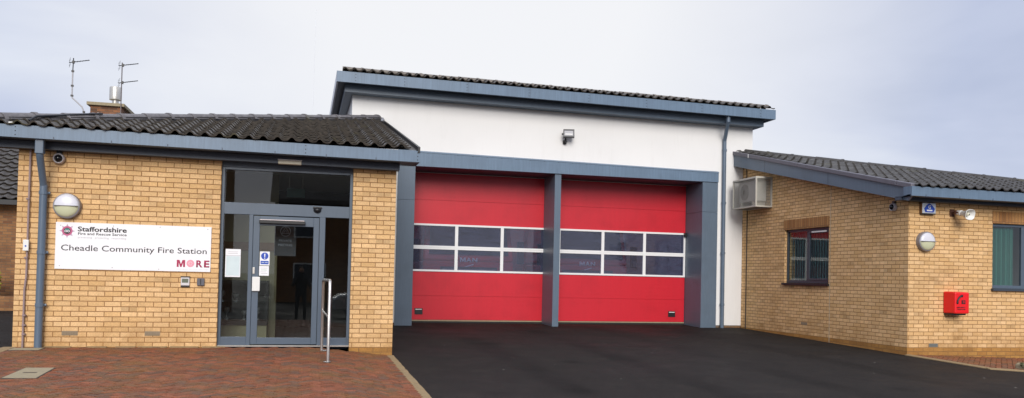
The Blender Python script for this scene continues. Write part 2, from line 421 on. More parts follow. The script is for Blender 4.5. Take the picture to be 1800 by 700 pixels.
# ------------------------------------------------------------------ fire station
ST = thing('fire_station', 'fire station with two red bay doors between low buff brick wings', 'building')
T = .3
def wall_x(m, x0, x1, z0, z1, y0, y1, holes):
    xs = sorted({x0, x1, *[h[0] for h in holes], *[h[1] for h in holes]}); zs = sorted({z0, z1, *[h[2] for h in holes], *[h[3] for h in holes]})
    for a, b in zip(xs, xs[1:]):
        for c, d in zip(zs, zs[1:]):
            if any(h[0] <= a and b <= h[1] and h[2] <= c and d <= h[3] for h in holes): continue
            m.box(a, b, y0, y1, c, d)
UV0 = (0, -.071)
# left wing walls  (x -4.01..1.425, y 0..6.1)
EX0, EX1 = -1.235, .748
m = MB(); wall_x(m, -4.01, 1.425, .071, 2.97, 0, T, [(EX0, EX1, .071, 2.97)])
m.box(-4.01, -3.71, T, 12.2, .071, 2.97); m.box(1.125, 1.425, T, 6.09, .071, 2.97); m.box(-3.71, 1.02, 11.9, 12.2, .071, 2.97)
m.build('brick_wall', BUFF, ST, uvoff=UV0, label='buff brick wall of the left wing')
m = MB(); m.box(-4.01, EX0, 0, T, -.5, .071); m.box(EX1, 1.425, 0, T, -.5, .071); m.box(-4.01, -3.71, T, 12.2, -.5, .071); m.box(1.125, 1.425, T, 6.09, -.5, .071)
m.split('plinth', PLINTH, ST, uvoff=UV0)
# right wing
RX = 11.115; RX1 = 18.2
WG = (2.43, 4.125, 1.20, 2.50)          # gable window y0,y1,z0,z1
WC = (13.05, 14.75, 1.18, 2.50)         # front window
vz = lambda y: 2.93 + .2255*(y+.1)       # wall head under the verge board
m = MB(); wall_x(m, RX, RX1, .071, 2.95, 0, T, [WC])
m.build('brick_wall', BUFF, ST, uvoff=UV0, label='buff brick front wall of the right wing')
m = MB()
def gcol(ya, yb, za, zb=None):
    ta, tb = (vz(ya), vz(yb)) if zb is None else (zb, zb)
    m.hexa([(RX, ya, za), (RX+T, ya, za), (RX+T, yb, za), (RX, yb, za)], [(RX, ya, ta), (RX+T, ya, ta), (RX+T, yb, tb), (RX, yb, tb)])
gcol(T, WG[0], .071); gcol(WG[0], WG[1], .071, WG[2]); gcol(WG[0], WG[1], WG[3]); gcol(WG[1], 6.095, .071)
m.build('brick_wall', BUFF_R, ST, uvoff=UV0, label='buff brick gable wall of the right wing')
m = MB(); m.box(RX+T, RX1, 11.9, 12.2, -.5, 2.95); m.box(RX1-T, RX1, T, 11.9, -.5, 2.95); m.build('brick_wall', BUFF_R, ST, uvoff=UV0, label='rear walls of the right wing')
m = MB(); m.box(RX, RX1, 0, T, -.6, .071); m.box(RX, RX+T, T, 6.095, -.6, .071)
m.split('plinth', PLINTH, ST, uvoff=UV0)
# soldier lintels
m = MB(); m.box(RX-.004, RX+.05, WG[0]-.01, WG[1]+.05, WG[3]+.002, WG[3]+.235); m.build('lintel', SOLDIER, ST)
m = MB(); m.box(WC[0]-.01, WC[1]+.04, -.004, .05, WC[3]+.002, WC[3]+.235); m.build('lintel', SOLDIER, ST)
# movement joint and cable on the gable wall
m = MB(); m.box(RX-.003, RX+.002, 2.372, 2.386, -.1, 3.42); m.build('movement_joint', plain('joint_mastic', (.50, .42, .30), .7), ST)
m = MB(); m.tube([(RX-.012, 5.84, 0), (RX-.012, 5.84, 3.05), (RX-.012, 5.9, 4.2)], .011, 6); m.build('cable', BLACK, ST)

# main hall: rendered walls  x 1.02..11.38, y 6.1..16
MY = 6.1
zt = lambda x: 5.46 - .0085*(x-1.0)
PX0, PX1 = 2.11, 10.38
m = MB()
def rcol(a, b, z0, z1=None):
    m.hexa([(a, MY, z0), (b, MY, z0), (b, MY+T, z0), (a, MY+T, z0)], [(a, MY, z1 or zt(a)), (b, MY, z1 or zt(b)), (b, MY+T, z1 or zt(b)), (a, MY+T, z1 or zt(a))])
rcol(1.02, PX0, .11); rcol(PX0, PX1, 4.10); rcol(PX1, 11.38, .11, 4.085); rcol(PX1, 11.38, 4.093)
m.box(PX1, 11.38, MY+.004, MY+T, 4.08, 4.10)
m.box(1.02, 1.32, MY+T, 16, .11, 5.40); m.box(11.08, 11.38, MY+T, 16, .11, 5.36); m.box(1.32, 11.08, 15.7, 16, .11, 5.36)
m.build('rendered_wall', RENDER, ST)
m = MB(); m.box(1.02, PX0, MY+.02, MY+T, -.5, .11); m.box(PX1, 11.38, MY+.02, MY+T, -.5, .11); m.box(1.04, 1.32, MY+T, 16, -.5, .11); m.box(11.08, 11.36, MY+T, 16, -.5, .11)
m.split('plinth', DARKBRICK, ST, label='dark engineering brick plinth under the white render')

# portal around the bay doors
YD = 7.0
pf = MB()
def post(x0, x1, y0, y1, z1, z0=-.15):
    pf.box(x0, x1, y0, y1, z0, z1)
pf2 = pf
post(2.11, 2.52, MY-.03, YD+.25, 3.0); post(2.11, 2.52, MY-.03, YD+.25, 3.80, 3.006)
pf.build('portal_post', BLUE2, ST); pf = MB(); post(9.95, 10.385, MY-.03, YD+.25, 3.03); post(9.95, 10.385, MY-.03, YD+.25, 3.80, 3.036)
pf.build('portal_post', BLUE2, ST)
pc = MB(); pc.box(5.97, 6.13, MY-.01, YD+.2, -.15, 3.80); pc.build('portal_post', BLUE2, ST, label='slim centre post between the two bay doors')
m = MB()
m.hexa([(2.11, MY-.05, 3.805), (10.39, MY-.05, 3.812), (10.39, MY+.12, 3.812), (2.11, MY+.12, 3.805)],
       [(2.11, MY-.05, 4.135), (10.39, MY-.05, 4.05), (10.39, MY+.12, 4.05), (2.11, MY+.12, 4.135)])
h = m.build('portal_header', BLUE, ST)
m = MB()
m.hexa([(2.11, MY-.06, 4.137), (10.40, MY-.06, 4.052), (10.40, MY+.0, 4.052), (2.11, MY+.0, 4.137)],
       [(2.11, MY-.055, 4.15), (10.40, MY-.055, 4.066), (10.40, MY-.001, 4.095), (2.11, MY-.001, 4.182)])
m.build('flashing', BLUE, h)
m = MB()
for i in range(22):
    xx = 2.8+i*.36; zz = 4.128-.0103*(xx-2.11); m.lathe([(.008, 0), (.006, .006)], (xx, MY-.05, zz), (0, -1, 0), 6)
m.split('rivet', BLACK, h)
m = MB(); m.box(2.52, 9.95, MY+.12, YD+.3, 3.80, 3.86); m.build('soffit', BLUED, ST, label='dark soffit inside the bay door portal')

# garage doors
def bay_door(x0, x1, grab_x, label):
    secs = [.135, .73, 1.33, 1.93, 2.51, 3.105, 3.72, 3.80]
    m = MB()
    for i in (0, 1, 4, 5, 6):
        z0, z1 = secs[i], secs[i+1]
        m.box(x0, x1, YD, YD+.04, z0+.006, z1-.006)
        for k in range(1, 6):       # fine ribs of the panel face
            zz = z0+(z1-z0)*k/6
            if z1-z0 > .3: m.box(x0+.01, x1-.01, YD-.0015, YD+.01, zz-.0025, zz+.0025)
    m.box(x0, x1, YD+.012, YD+.03, .135, 1.33); m.box(x0, x1, YD+.012, YD+.03, 2.51, 3.80)
    d = m.build('bay_door', RED, ST, label=label)
    w = (x1-x0); P = []
    n = 3; pitch = 1.19
    lefts = [x0+.045+i*(w-.045)/3 for i in range(3)]
    f = MB()
    for (za, zb) in ((1.335, 1.93), (1.932, 2.515)):
        f.box(x0, x1, YD-.02, YD+.035, za, za+.045); f.box(x0, x1, YD-.02, YD+.035, zb-.045, zb)
    for i in range(3):
        xa = lefts[i]
        f.box(xa-.045, xa+.032 if i else xa, YD-.018, YD+.033, 1.38, 2.47)
        P.append((xa+.032 if i else xa, (lefts[i+1]-.045) if i < 2 else x1-.05))
    f.box(x1-.05, x1, YD-.018, YD+.033, 1.38, 2.47)
    fr = f.build('window_frame', WHITEF, d)
    for (za, zb) in ((1.38, 1.885), (1.977, 2.47)):
        for (a, b) in P:
            MB().box(a, b, YD+.004, YD+.012, za, zb).build('window_pane', POLY, d)
    MB().box(x0, x1, YD-.012, YD+.045, .105, .132).build('threshold_bar', CONC, d)
    MB().box(x0, x1, YD, YD+.03, .06, .104).build('rubber_seal', BLACKR, d)
    g = MB(); g.box(grab_x, grab_x+.20, YD-.012, YD+.002, .27, .42); g.build('grab_handle', BLACK, d)
    MB().box(grab_x+.02, grab_x+.18, YD-.017, YD-.0125, .385, .402).build('handle_badge', WHITEP, d)
    return d
bay_door(2.50, 6.06, 2.705, 'left red sectional bay door with six windows')
bay_door(6.38, 9.94, 9.48, 'right red sectional bay door with six windows')
MB().box(6.06, 6.38, YD+.05, YD+.2, 0, 3.8).build('door_guide', BLUED, ST)
m = MB(); m.box(2.52, 9.95, YD-.02, YD+.0, 3.775, 3.79); m.build('head_seal', GALV, ST)
MB().box(9.88, 9.945, YD-.10, YD-.025, 2.42, 2.52).build('door_sensor', BLACK, ST)

# bay interior
m = MB(); m.box(2.2, 10.3, YD+.3, 15.7, .02, .075); m.build('bay_floor', plain('bay_floor', (.35, .35, .35), .5), ST)
m = MB(); m.box(2.0, 2.19, YD+.26, 15.7, .08, 5.2); m.box(10.31, 10.5, YD+.26, 15.7, .08, 5.2); m.box(2.19, 10.31, 15.5, 15.69, .08, 5.2); m.box(2.0, 10.5, YD+.26, 7.6, 5.0, 5.2); m.box(2.0, 10.5, 12.5, 15.7, 5.0, 5.2); m.box(5.9, 6.5, 7.6, 12.5, 5.0, 5.2); m.box(2.0, 10.5, YD+.26, YD+.4, 3.87, 5.0)
m.build('bay_lining', plain('bay_lining', (.62, .63, .66), .8), ST)

# main roof ------------------------------------------------
FY = 5.50
ft = lambda x: 5.775 - .0088*(x-.63)
def tilted(m, x0, x1, y0, y1, zlo, zhi):
    m.hexa([(x0, y0, ft(x0)+zlo), (x1, y0, ft(x1)+zlo), (x1, y1, ft(x1)+zlo), (x0, y1, ft(x0)+zlo)], [(x0, y0, ft(x0)+zhi), (x1, y0, ft(x1)+zhi), (x1, y1, ft(x1)+zhi), (x0, y1, ft(x0)+zhi)])
m = MB(); tilted(m, .63, 11.68, FY, FY+.05, -.24, 0); tilted(m, 11.64, 11.68, FY+.05, 16.3, -.24, 0)
fas = m.build('fascia', BLUE, ST, label='blue grey fascia under the main roof')
m = MB(); tilted(m, .63, .67, FY+.05, 16.3, -.24, 0); m.build('fascia', plain('painted_sheen_fascia', (.50, .53, .60), .4, 0, .05), ST, label='side fascia of the main roof, sky reflection painted pale')  # pale colour paints in the glancing sky reflection on the metal
m = MB()
for xx in (1.05, 2.15, 3.6, 5.1, 6.6, 8.1, 9.6, 11.25):
    for dz in (-.05, -.12, -.19): m.lathe([(.010, 0), (.007, .008)], (xx, FY, ft(xx)+dz), (0, -1, 0), 6)
m.split('rivet', BLACK, fas)
m = MB()
for xx in (2.15, 3.6, 5.1, 6.6, 8.1, 9.6):
    tilted(m, xx+.03, xx+.034, FY-.0015, FY+.01, -.24, 0)
m.split('panel_joint', BLUED, fas)
m = MB(); tilted(m, .67, 11.64, FY+.05, MY+.02, -.215, -.20); tilted(m, .67, 1.02, MY+.02, 16.2, -.215, -.20); tilted(m, 11.38, 11.64, MY+.02, 16.2, -.215, -.20)
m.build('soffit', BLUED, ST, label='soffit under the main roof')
m = MB(); tilted(m, .83, 11.52, 5.80, MY-.005, -.39, -.216); tilted(m, .83, 1.015, MY-.005, 16, -.39, -.216); tilted(m, 11.385, 11.52, MY-.005, 16, -.39, -.216)
m.build('stepped_box_eaves', BLUE2, ST)
m = MB()
for a_ in ((.7, 11.6, FY+.06, 7.6), (.7, 11.6, 12.5, 16.2), (.7, 2.6, 7.6, 12.5), (5.9, 6.5, 7.6, 12.5), (9.8, 11.6, 7.6, 12.5)): tilted(m, *a_, -.15, -.03)
m.build('roof_deck', DARKIN, ST)
for xa, xb in ((2.6, 5.9), (6.5, 9.8)): MB().box(xa, xb, 7.6, 12.5, 5.66, 5.675).build('added_rooflight', LENS, ST)  # added panes over openings cut in deck and ceiling to brighten the bay

def tiles(W, L, gauge=.30, period=.205, amp=.041, seed=1, seg=10, lift=.032):
    """pantile field in local coords: u across (x), v up slope (y), w normal (z)"""
    rg = random.Random(seed); nu = int(W/period)*seg; V = []; F = []; UV = []
    nv = int(math.ceil(L/gauge))
    def prof(ph):
        ph %= 1.0
        return amp*(math.sin(PI*ph/.48)**.85 if ph < .48 else -.30*math.sin(PI*(ph-.48)/.52)**.8)
    for k in range(nv):
        v0 = k*gauge; v1 = v0+gauge+.004
        nt = int(W/period/1)+2
        jit = [(rg.uniform(-.004, .004), rg.uniform(-.006, .006)) for _ in range(nt)]
        base = len(V)
        for i in range(nu+1):
            u = i*period/seg; ti = int(u/period+.25); j = jit[min(ti, nt-1)]; p = prof(u/period)
            V += [(u, v0+j[1], lift-.022+p+j[0]), (u, v0+j[1], lift+p+j[0]), (u, (v0+v1)/2, lift*.52+p+j[0]*.7), (u, v1, .002+p)]
        for i in range(nu):
            a = base+i*4; b = a+4; ti = int((i+.5)/seg+.25)
            for q in range(3): F.append((a+q, b+q, b+q+1, a+q+1)); UV.append((ti*.37+k*1.31, k*.73+ti*.11))
    return V, F, UV
def tile_field(name, mat, parent, W, L, origin, ang, rz, cuts=(), **kw):
    V, F, UV = tiles(W, L, **kw)
    M = Matrix.Translation(origin) @ Matrix.Rotation(rz, 4, 'Z') @ Matrix.Rotation(ang, 4, 'X')
    me = bpy.data.meshes.new(name); me.from_pydata([tuple(M @ Vector(v)) for v in V], [], F); me.update()
    u = me.uv_layers.new(name='UVMap').data
    for p, c in zip(me.polygons, UV):
        for li in p.loop_indices: u[li].uv = c
    bm = bmesh.new(); bm.from_mesh(me)
    for co, no in cuts:
        g = bm.verts[:]+bm.edges[:]+bm.faces[:]
        bmesh.ops.bisect_plane(bm, geom=g, plane_co=co, plane_no=no, clear_outer=True)
    bm.to_mesh(me); bm.free()
    for p in me.polygons: p.use_smooth = True
    me.set_sharp_from_angle(angle=math.radians(38))
    me.materials.append(mat); o = bpy.data.objects.new(name, me); col.objects.link(o); o.parent = parent; return o
def ridge_caps(name, mat, parent, a, b, r=.12, length=.45, seed=2, h=.75, collar=True):
    a = Vector(a); b = Vector(b); d = (b-a); n = max(1, round(d.length/length)); d.normalize()
    side = d.cross(Vector((0, 0, 1))).normalized(); up = side.cross(d).normalized(); m = MB(); rg = random.Random(seed)
    L = (b-a).length/n
    for i in range(n):
        R = []
        j = rg.uniform(-.006, .006)
        for (s_, k) in ((0, 1.0), (L*.5, .985), (L-.045, .97), (L-.045, 1.10 if collar else .98), (L+.01, 1.10 if collar else .98)):
            R.append([a + d*(i*L+s_) + side*(math.cos(PI*q/8)*r*k) + up*(math.sin(PI*q/8)*r*h*k+j) for q in range(9)] )
        m.rings(R, False, False)
        for rr in (R[0], R[-1]):
            m.poly(rr)
    return m.build(name, mat, parent, smooth=True, fix=False)

# front course and ridge of the main roof
AM = math.atan2(.13, .45)
rf = tile_field('roof', TILE, ST, 10.95, .46, (.72, FY-.02, 5.79), AM, 0, gauge=.30, seed=11)
rf.rotation_euler = (0, .0088, 0); rf.location = (0, 0, .0065)
ridge_caps('ridge_tiles', RIDGED, rf, (.72, 5.93, 5.905+.00), (11.62, 5.93, 5.905), r=.11, length=.45, seed=4)
m = MB()
for a_, b_, c_, d_ in ((.72, 11.6, 5.93, 7.6), (.72, 11.6, 12.5, 16.2), (.72, 2.6, 7.6, 12.5), (5.9, 6.5, 7.6, 12.5), (9.8, 11.6, 7.6, 12.5)):
    zq = lambda y: 5.90-.0175*(y-5.93)
    m.hexa([(a_, c_, zq(c_)-.12), (b_, c_, zq(c_)-.12), (b_, d_, zq(d_)-.12), (a_, d_, zq(d_)-.12)], [(a_, c_, zq(c_)), (b_, c_, zq(c_)), (b_, d_, zq(d_)), (a_, d_, zq(d_))])
m.split('back_slope', TILE, rf)
m = MB(); m.box(11.2, 11.235, FY+.05, FY+.3, 5.77, 5.83); m.build('tile_clip', WHITEP, rf)

# left wing roof -------------------------------------------
AY = -.45
def front_eaves(x0, x1, zl, zr_, top, y0=AY, left=False, right=False, seams=()):
    """gutter fascia with stepped band under it"""
    f = lambda x: zl+(zr_-zl)*(x-x0)/(x1-x0)
    def bx(m, a, b, ya, yb, lo, hi): m.hexa([(a, ya, f(a)+lo), (b, ya, f(b)+lo), (b, yb, f(b)+lo), (a, yb, f(a)+lo)], [(a, ya, f(a)+hi), (b, ya, f(b)+hi), (b, yb, f(b)+hi), (a, yb, f(a)+hi)])
    m = MB(); bx(m, x0, x1, y0, y0+.03, -.175, 0); bx(m, x0, x1, y0+.03, y0+.14, -.175, -.15)
    if right: bx(m, x1-.03, x1, y0+.03, y0+.22, -.175, 0)
    if left: bx(m, x0, x0+.03, y0+.03, y0+.22, -.175, 0)
    o = m.build('fascia', BLUE, ST, label='blue grey gutter fascia of the %s wing' % ('left' if right else 'right'))
    m = MB()
    for xx in seams:
        for dz in (-.03, -.085, -.14): m.lathe([(.009, 0), (.006, .006)], (xx, y0, f(xx)+dz), (0, -1, 0), 6)
    if seams: m.split('rivet', BLACK, o)
    m = MB(); xx = x0+.3
    while xx < x1-.1: bx(m, xx, xx+.012, y0-.004, y0+.01, -.185, -.14); xx += .75
    m.split('gutter_clip', BLUED, o)
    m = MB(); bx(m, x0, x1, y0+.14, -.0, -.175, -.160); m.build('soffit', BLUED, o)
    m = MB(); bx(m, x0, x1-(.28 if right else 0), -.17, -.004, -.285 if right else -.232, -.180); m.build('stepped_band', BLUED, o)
    return o, f
front_eaves(-4.50, 1.735, 3.215, 3.175, None, right=True, seams=(-3.93, .0, 1.70))
PA = math.atan(.252)
HA = 2.02     # apex x of 45 degree hip starting at the front left corner
cA = Vector((-4.5, AY, 0))
AX1 = 1.72
rA = tile_field('roof', TILE, ST, 6.35, 6.75, (-4.56, AY-.03, 3.205), PA, 0, cuts=[((AX1, 0, 0), (1, 0, 0)), (cA, (-1, 1, 0)), ((0, MY-.005, 0), (0, 1, 0))], seed=21, seg=10)
rA['label'] = 'dark pantile slope of the left wing'
# side and back slopes of the hipped wing
m = MB()
zap = 3.205+.252*(6.2)
m.poly([(-4.5, AY, 3.205), (-4.5, 12.65, 3.205), (1.02, 6.6, zap-.1), (1.02, 5.5, zap-.25)])
m.poly([(-4.5, 12.65, 3.205), (1.02, 12.65, 3.205), (1.02, 6.6, zap-.1)])
m.poly([(-4.5, AY+.05, 3.19), (AX1-.02, AY+.05, 3.19), (AX1-.02, MY, 4.80), (1.6, MY, 4.80)])
m.split('back_slope', TILE, rA)
ridge_caps('ridge_tiles', RIDGE, rA, (-4.5, AY, 3.235), (1.55, 5.6, 3.235+.252*6.05), r=.125, length=.45, seed=8, h=.8)
m = MB(); d_ = .085
m.hexa([(-4.5+d_, AY-d_, 3.1), (-4.5-d_, AY+d_, 3.1), (1.55-d_, 5.6+d_, 4.62), (1.55+d_, 5.6-d_, 4.62)], [(-4.5+d_, AY-d_, 3.27), (-4.5-d_, AY+d_, 3.27), (1.55-d_, 5.6+d_, 4.795), (1.55+d_, 5.6-d_, 4.795)])
m.build('ridge_bedding', DARKIN, rA)
m = MB(); 
m.hexa([(AX1-.02, AY-.02, 3.15), (AX1+.015, AY-.02, 3.15), (AX1+.015, MY, 4.78), (AX1-.02, MY, 4.78)], [(AX1-.02, AY-.02, 3.235), (AX1+.015, AY-.02, 3.235), (AX1+.015, MY, 4.865), (AX1-.02, MY, 4.865)])
m.build('verge_trim', BLACK, rA)
m = MB(); m.hexa([(1.50, 5.75, 4.80), (AX1+.02, 5.75, 4.74), (AX1+.02, MY-.005, 4.82), (1.50, MY-.005, 4.86)], [(1.50, 5.75, 4.84), (AX1+.02, 5.75, 4.79), (AX1+.02, MY-.005, 4.90), (1.50, MY-.005, 4.93)])
m.build('lead_flashing', LEAD, rA)
# loose cable over the ridge at the left
MB().tube([(-3.85, -.15, 3.33), (-3.8, .0, 3.42), (-3.6, .30, 3.50), (-3.3, .62, 3.60), (-3.1, .80, 3.655)], .016, 6).build('cable', BLACK, rA)
MB().box(-4.02, -3.97, -.44, -.38, 3.215, 3.25).build('tile_clip', WHITEP, rA)

# right wing roof ------------------------------------------
VXL = 10.84
front_eaves(10.80, 18.6, 3.075, 3.035, None, left=True, seams=())
PC = math.atan(.238)
cC = Vector((17.4, AY, 0))
rC = tile_field('roof', TILE2, ST, 6.9, 6.8, (10.88, AY-.03, 3.075), PC, 0, cuts=[((17.2, 0, 0), (1, 0, 0)), (cC, (1, 1, 0))], seed=31, seg=10, amp=.036)
rC['label'] = 'grey tiled slope of the right wing'
apz = 3.075+.238*6.4
ridge_caps('ridge_tiles', TILE2, rC, (11.05, 5.9, 3.10+.238*6.35), (17.4, AY, 3.10), r=.11, length=.62, seed=9)
m = MB(); m.poly([(17.4, AY, 3.06), (18.6, 12.6, 3.06), (10.95, 6.4, apz-.05)]); m.poly([(18.6, 12.6, 3.06), (10.9, 12.6, 3.06), (10.9, 6.3, apz-.05)]); m.poly([(10.9, AY+.05, 3.05), (17.3, AY+.05, 3.05), (11.0, 6.2, apz-.06)])
m.split('back_slope', TILE2, rC)
# verge board along the gable
def slope_bar(m, x0, x1, ya, yb, fz0, fz1):
    m.hexa([(x0, ya, fz0(ya)), (x1, ya, fz0(ya)), (x1, yb, fz0(yb)), (x0, yb, fz0(yb))], [(x0, ya, fz1(ya)), (x1, ya, fz1(ya)), (x1, yb, fz1(yb)), (x0, yb, fz1(yb))])
zb0 = lambda y: 2.865+.2255*(y+.1); zb1 = lambda y: 3.055+.2335*(y+.32); zb2 = lambda y: zb1(y)+.095
m = MB(); slope_bar(m, VXL, VXL+.035, -.30, 6.12, zb0, zb1)
m.hexa([(VXL, AY+.01, 2.93), (VXL+.035, AY+.01, 2.93), (VXL+.035, -.30, zb0(-.30)), (VXL, -.30, zb0(-.30))], [(VXL, AY+.01, 3.05), (VXL+.035, AY+.01, 3.05), (VXL+.035, -.30, zb1(-.30)), (VXL, -.30, zb1(-.30))])
vb = m.build('verge_board', BLUE2, ST)
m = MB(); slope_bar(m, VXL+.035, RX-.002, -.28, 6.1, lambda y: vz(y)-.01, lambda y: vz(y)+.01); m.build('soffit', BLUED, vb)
m = MB()
for (ya, yb) in ((-.42, -.02), (-.015, 3.2), (3.205, 5.35), (5.355, 6.3)):
    slope_bar(m, VXL-.035, VXL+.10, ya, yb, zb1, zb2)
m.build('verge_trim', VERGE, vb, bevel=.012)
m = MB(); slope_bar(m, VXL-.037, VXL-.03, 5.30, 5.34, zb1, zb2); m.build('joint_mark', WHITEP, vb)
m = MB()
for yy in (2.1, 4.6): slope_bar(m, VXL-.002, VXL+.01, yy, yy+.012, zb0, zb1)
m.split('panel_joint', BLUED, vb)

# downpipes --------------------------------------------------
m = MB(); m.box(-3.695, -3.583, -.40, -.30, 2.83, 3.045)
dp = m.build('downpipe', PIPEM, ST, bevel=.01, label='blue grey downpipe at the left end of the left wing')
MB().tube([(-3.639, -.35, 2.84), (-3.640, -.33, 2.78), (-3.652, -.13, 2.50), (-3.652, -.085, 2.40)], .048, 14).build('swan_neck', PIPEM, dp, smooth=True)
MB().tube([(-3.65, -.085, 2.42), (-3.652, -.085, .04)], .052, 16).build('pipe', PIPEM, dp, smooth=True)
for zz in (2.28, 1.42, .66):
    b = MB(); b.tube([(-3.65, -.085, zz), (-3.65, -.085, zz+.05)], .060, 16); b.tube([(-3.59, -.06, zz+.025), (-3.565, -.06, zz+.025)], .02, 8); b.build('bracket', PIPEM, dp)
m = MB(); m.tube([(10.40, 5.62, 5.46), (10.40, 5.62, 5.30)], .052, 14)
dp = m.build('downpipe', PIPEM, ST, smooth=True, label='blue grey downpipe on the white render')
MB().tube([(10.40, 5.62, 5.32), (10.42, 5.70, 5.22), (10.52, 5.98, 4.98), (10.53, 6.03, 4.88)], .048, 14).build('swan_neck', PIPEM, dp, smooth=True)
MB().tube([(10.53, 6.03, 4.93), (10.54, 6.03, .0)], .05, 16).build('pipe', PIPEM, dp, smooth=True)
for zz in (4.62, 3.25, 1.95, .62): MB().tube([(10.535, 6.03, zz), (10.535, 6.03, zz+.055)], .06, 14).build('bracket', PIPEM, dp)
# conduit by the left corner
COP = plain('pinkish_grey_conduit', (.30, .22, .22), .5, 0, .15, 10)
cd = MB().tube([(-3.85, -.03, 3.0), (-3.85, -.03, 1.1), (-3.868, -.03, .9), (-3.868, -.03, .05)], .014, 8).build('conduit', COP, ST, smooth=True)
for zz in (2.2, 1.35, .52, .38, .25): MB().tube([(-3.86, -.03, zz), (-3.86, -.03, zz+.025)], .027, 8).build('clip', COP, cd)

# air bricks
for (xx, zz, ln, c) in ((-3.37, .245, .215, 'a'), (-2.25, .245, .215, 'b'), (11.60, .085, .2, 'c')):
    m = MB()
    m.box(xx, xx+ln, -.004, .01, zz, zz+.065)
    for k in range(9): m.box(xx+.012+k*(ln-.02)/9, xx+.022+k*(ln-.02)/9, -.009, -.004, zz+.008, zz+.057)
    m.build('air_brick', plain('air_brick_grey' if c == 'c' else 'air_brick_clay', (.16, .17, .16) if c == 'c' else (.26, .20, .13), .7), ST)
m = MB(); m.box(RX-.004, RX+.01, 3.18, 3.42, .30, .36); m.build('air_brick', plain('air_brick_clay', (.2, .14, .09), .7), ST)

# entrance screen ------------------------------------------
EY = .08
m = MB()
def fb(x0, x1, z0, z1, y0=EY, y1=EY+.07, mm=None): (mm or m).box(x0, x1, y0, y1, z0, z1)
fb(EX0, EX1, 2.84, 2.97, EY-.01, EY+.09)                       # head
fb(EX0, EX0+.045, .09, 2.84); fb(EX1-.045, EX1, .09, 2.84)
fb(EX0+.045, EX1-.045, 2.115, 2.295)                          # transom
fb(EX0+.045, EX1-.045, 2.80, 2.84)
fb(-.815, -.755, .10, 2.115); fb(.245, .335, .10, 2.115)
fb(EX0+.045, -.815, .10, .225); fb(.335, EX1-.045, .08, .215)
es = m.build('entrance_screen', FRAME, ST, bevel=.004, label='blue grey glazed entrance screen frame')
for (a, b, c, d) in ((EX0+.045, EX1-.045, 2.295, 2.80), (EX0+.045, -.815, .225, 2.115), (.335, EX1-.045, .215, 2.115)):
    MB().box(a, b, EY+.03, EY+.038, c, d).build('glass_pane', GLASS, es)
MB().box(EX0, EX1, EY-.03, EY+.1, .078, .098).build('threshold', STEEL, es)
m = MB()
dx0, dx1 = -.75, .24
fb(dx0, dx0+.095, .112, 2.10, EY-.012, EY+.045); fb(dx1-.085, dx1, .112, 2.10, EY-.012, EY+.045)
fb(dx0+.095, dx1-.085, 1.955, 2.10, EY-.012, EY+.045); fb(dx0+.095, dx1-.085, .112, .215, EY-.012, EY+.045)
ed = m.build('entrance_door', FRAME, ST, bevel=.004, label='glazed entrance door with closer bar and pale access box')
MB().box(dx0+.095, dx1-.085, EY+.01, EY+.018, .215, 1.955).build('glass_pane', GLASS, ed)
m = MB(); m.box(-.665, .025, EY-.075, EY-.013, 1.985, 2.035); m.build('closer_bar', BLACK, ed, bevel=.006)
MB().box(-.655, .01, EY-.078, EY-.03, 2.036, 2.046).build('closer_cover', plain('closer_pale', (.62, .55, .55), .35, .3), ed)
MB().box(-.745, -.63, EY-.05, EY-.013, .935, 1.155).build('access_box', WHITEP, ed, bevel=.006)
MB().box(-.745, -.712, EY-.025, EY-.013, 1.20, 1.30).build('lock_plate', STEEL, ed, bevel=.003)
MB().box(dx1+.001, dx1+.004, EY-.01, EY+.06, .112, 2.10).build('door_gap', BLACK, es)

# windows of the right wing
def blind(parent_loc, along, x0, x1, z0, z1, yv, mat, label, cloth=True, n=26):
    t_ = thing('curtain' if cloth else 'vertical_blind', label, 'curtain' if cloth else 'blind', parent_loc)
    m = MB()
    if cloth:
        N = 160; pts = []
        for i in range(N+1):
            f = i/N; u = x0+(x1-x0)*f; w = .03*math.sin(f*2*PI*11)+.012*math.sin(f*2*PI*27+1)
            pts.append((u, w))
        lo = [(p[0], yv+p[1], z0) if along == 'x' else (yv+p[1], p[0], z0) for p in pts]
        hi = [(p[0], yv+p[1], z1) if along == 'x' else (yv+p[1], p[0], z1) for p in pts]
        m.rings([lo, hi], False, False); m.build('cloth', mat, t_, smooth=True, fix=False)
    else:
        w = (x1-x0)/n
        for i in range(n):
            a = x0+i*w; q = .035
            if along == 'x': m.hexa([(a, yv, z0), (a+w*.95, yv+q, z0), (a+w*.95, yv+q+.002, z0), (a, yv+.002, z0)], [(a, yv, z1), (a+w*.95, yv+q, z1), (a+w*.95, yv+q+.002, z1), (a, yv+.002, z1)])
            else: m.hexa([(yv, a, z0), (yv+q, a+w*.9, z0), (yv+q+.002, a+w*.9, z0), (yv+.002, a, z0)], [(yv, a, z1), (yv+q, a+w*.9, z1), (yv+q+.002, a+w*.9, z1), (yv+.002, a, z1)])
        m.build('slats', mat, t_)
    r = MB()
    if along == 'x': r.box(x0, x1, yv-.02, yv+.04, z1, z1+.03)
    else: r.box(yv-.02, yv+.04, x0, x1, z1, z1+.03)
    r.build('rail', WHITEP, t_); return t_
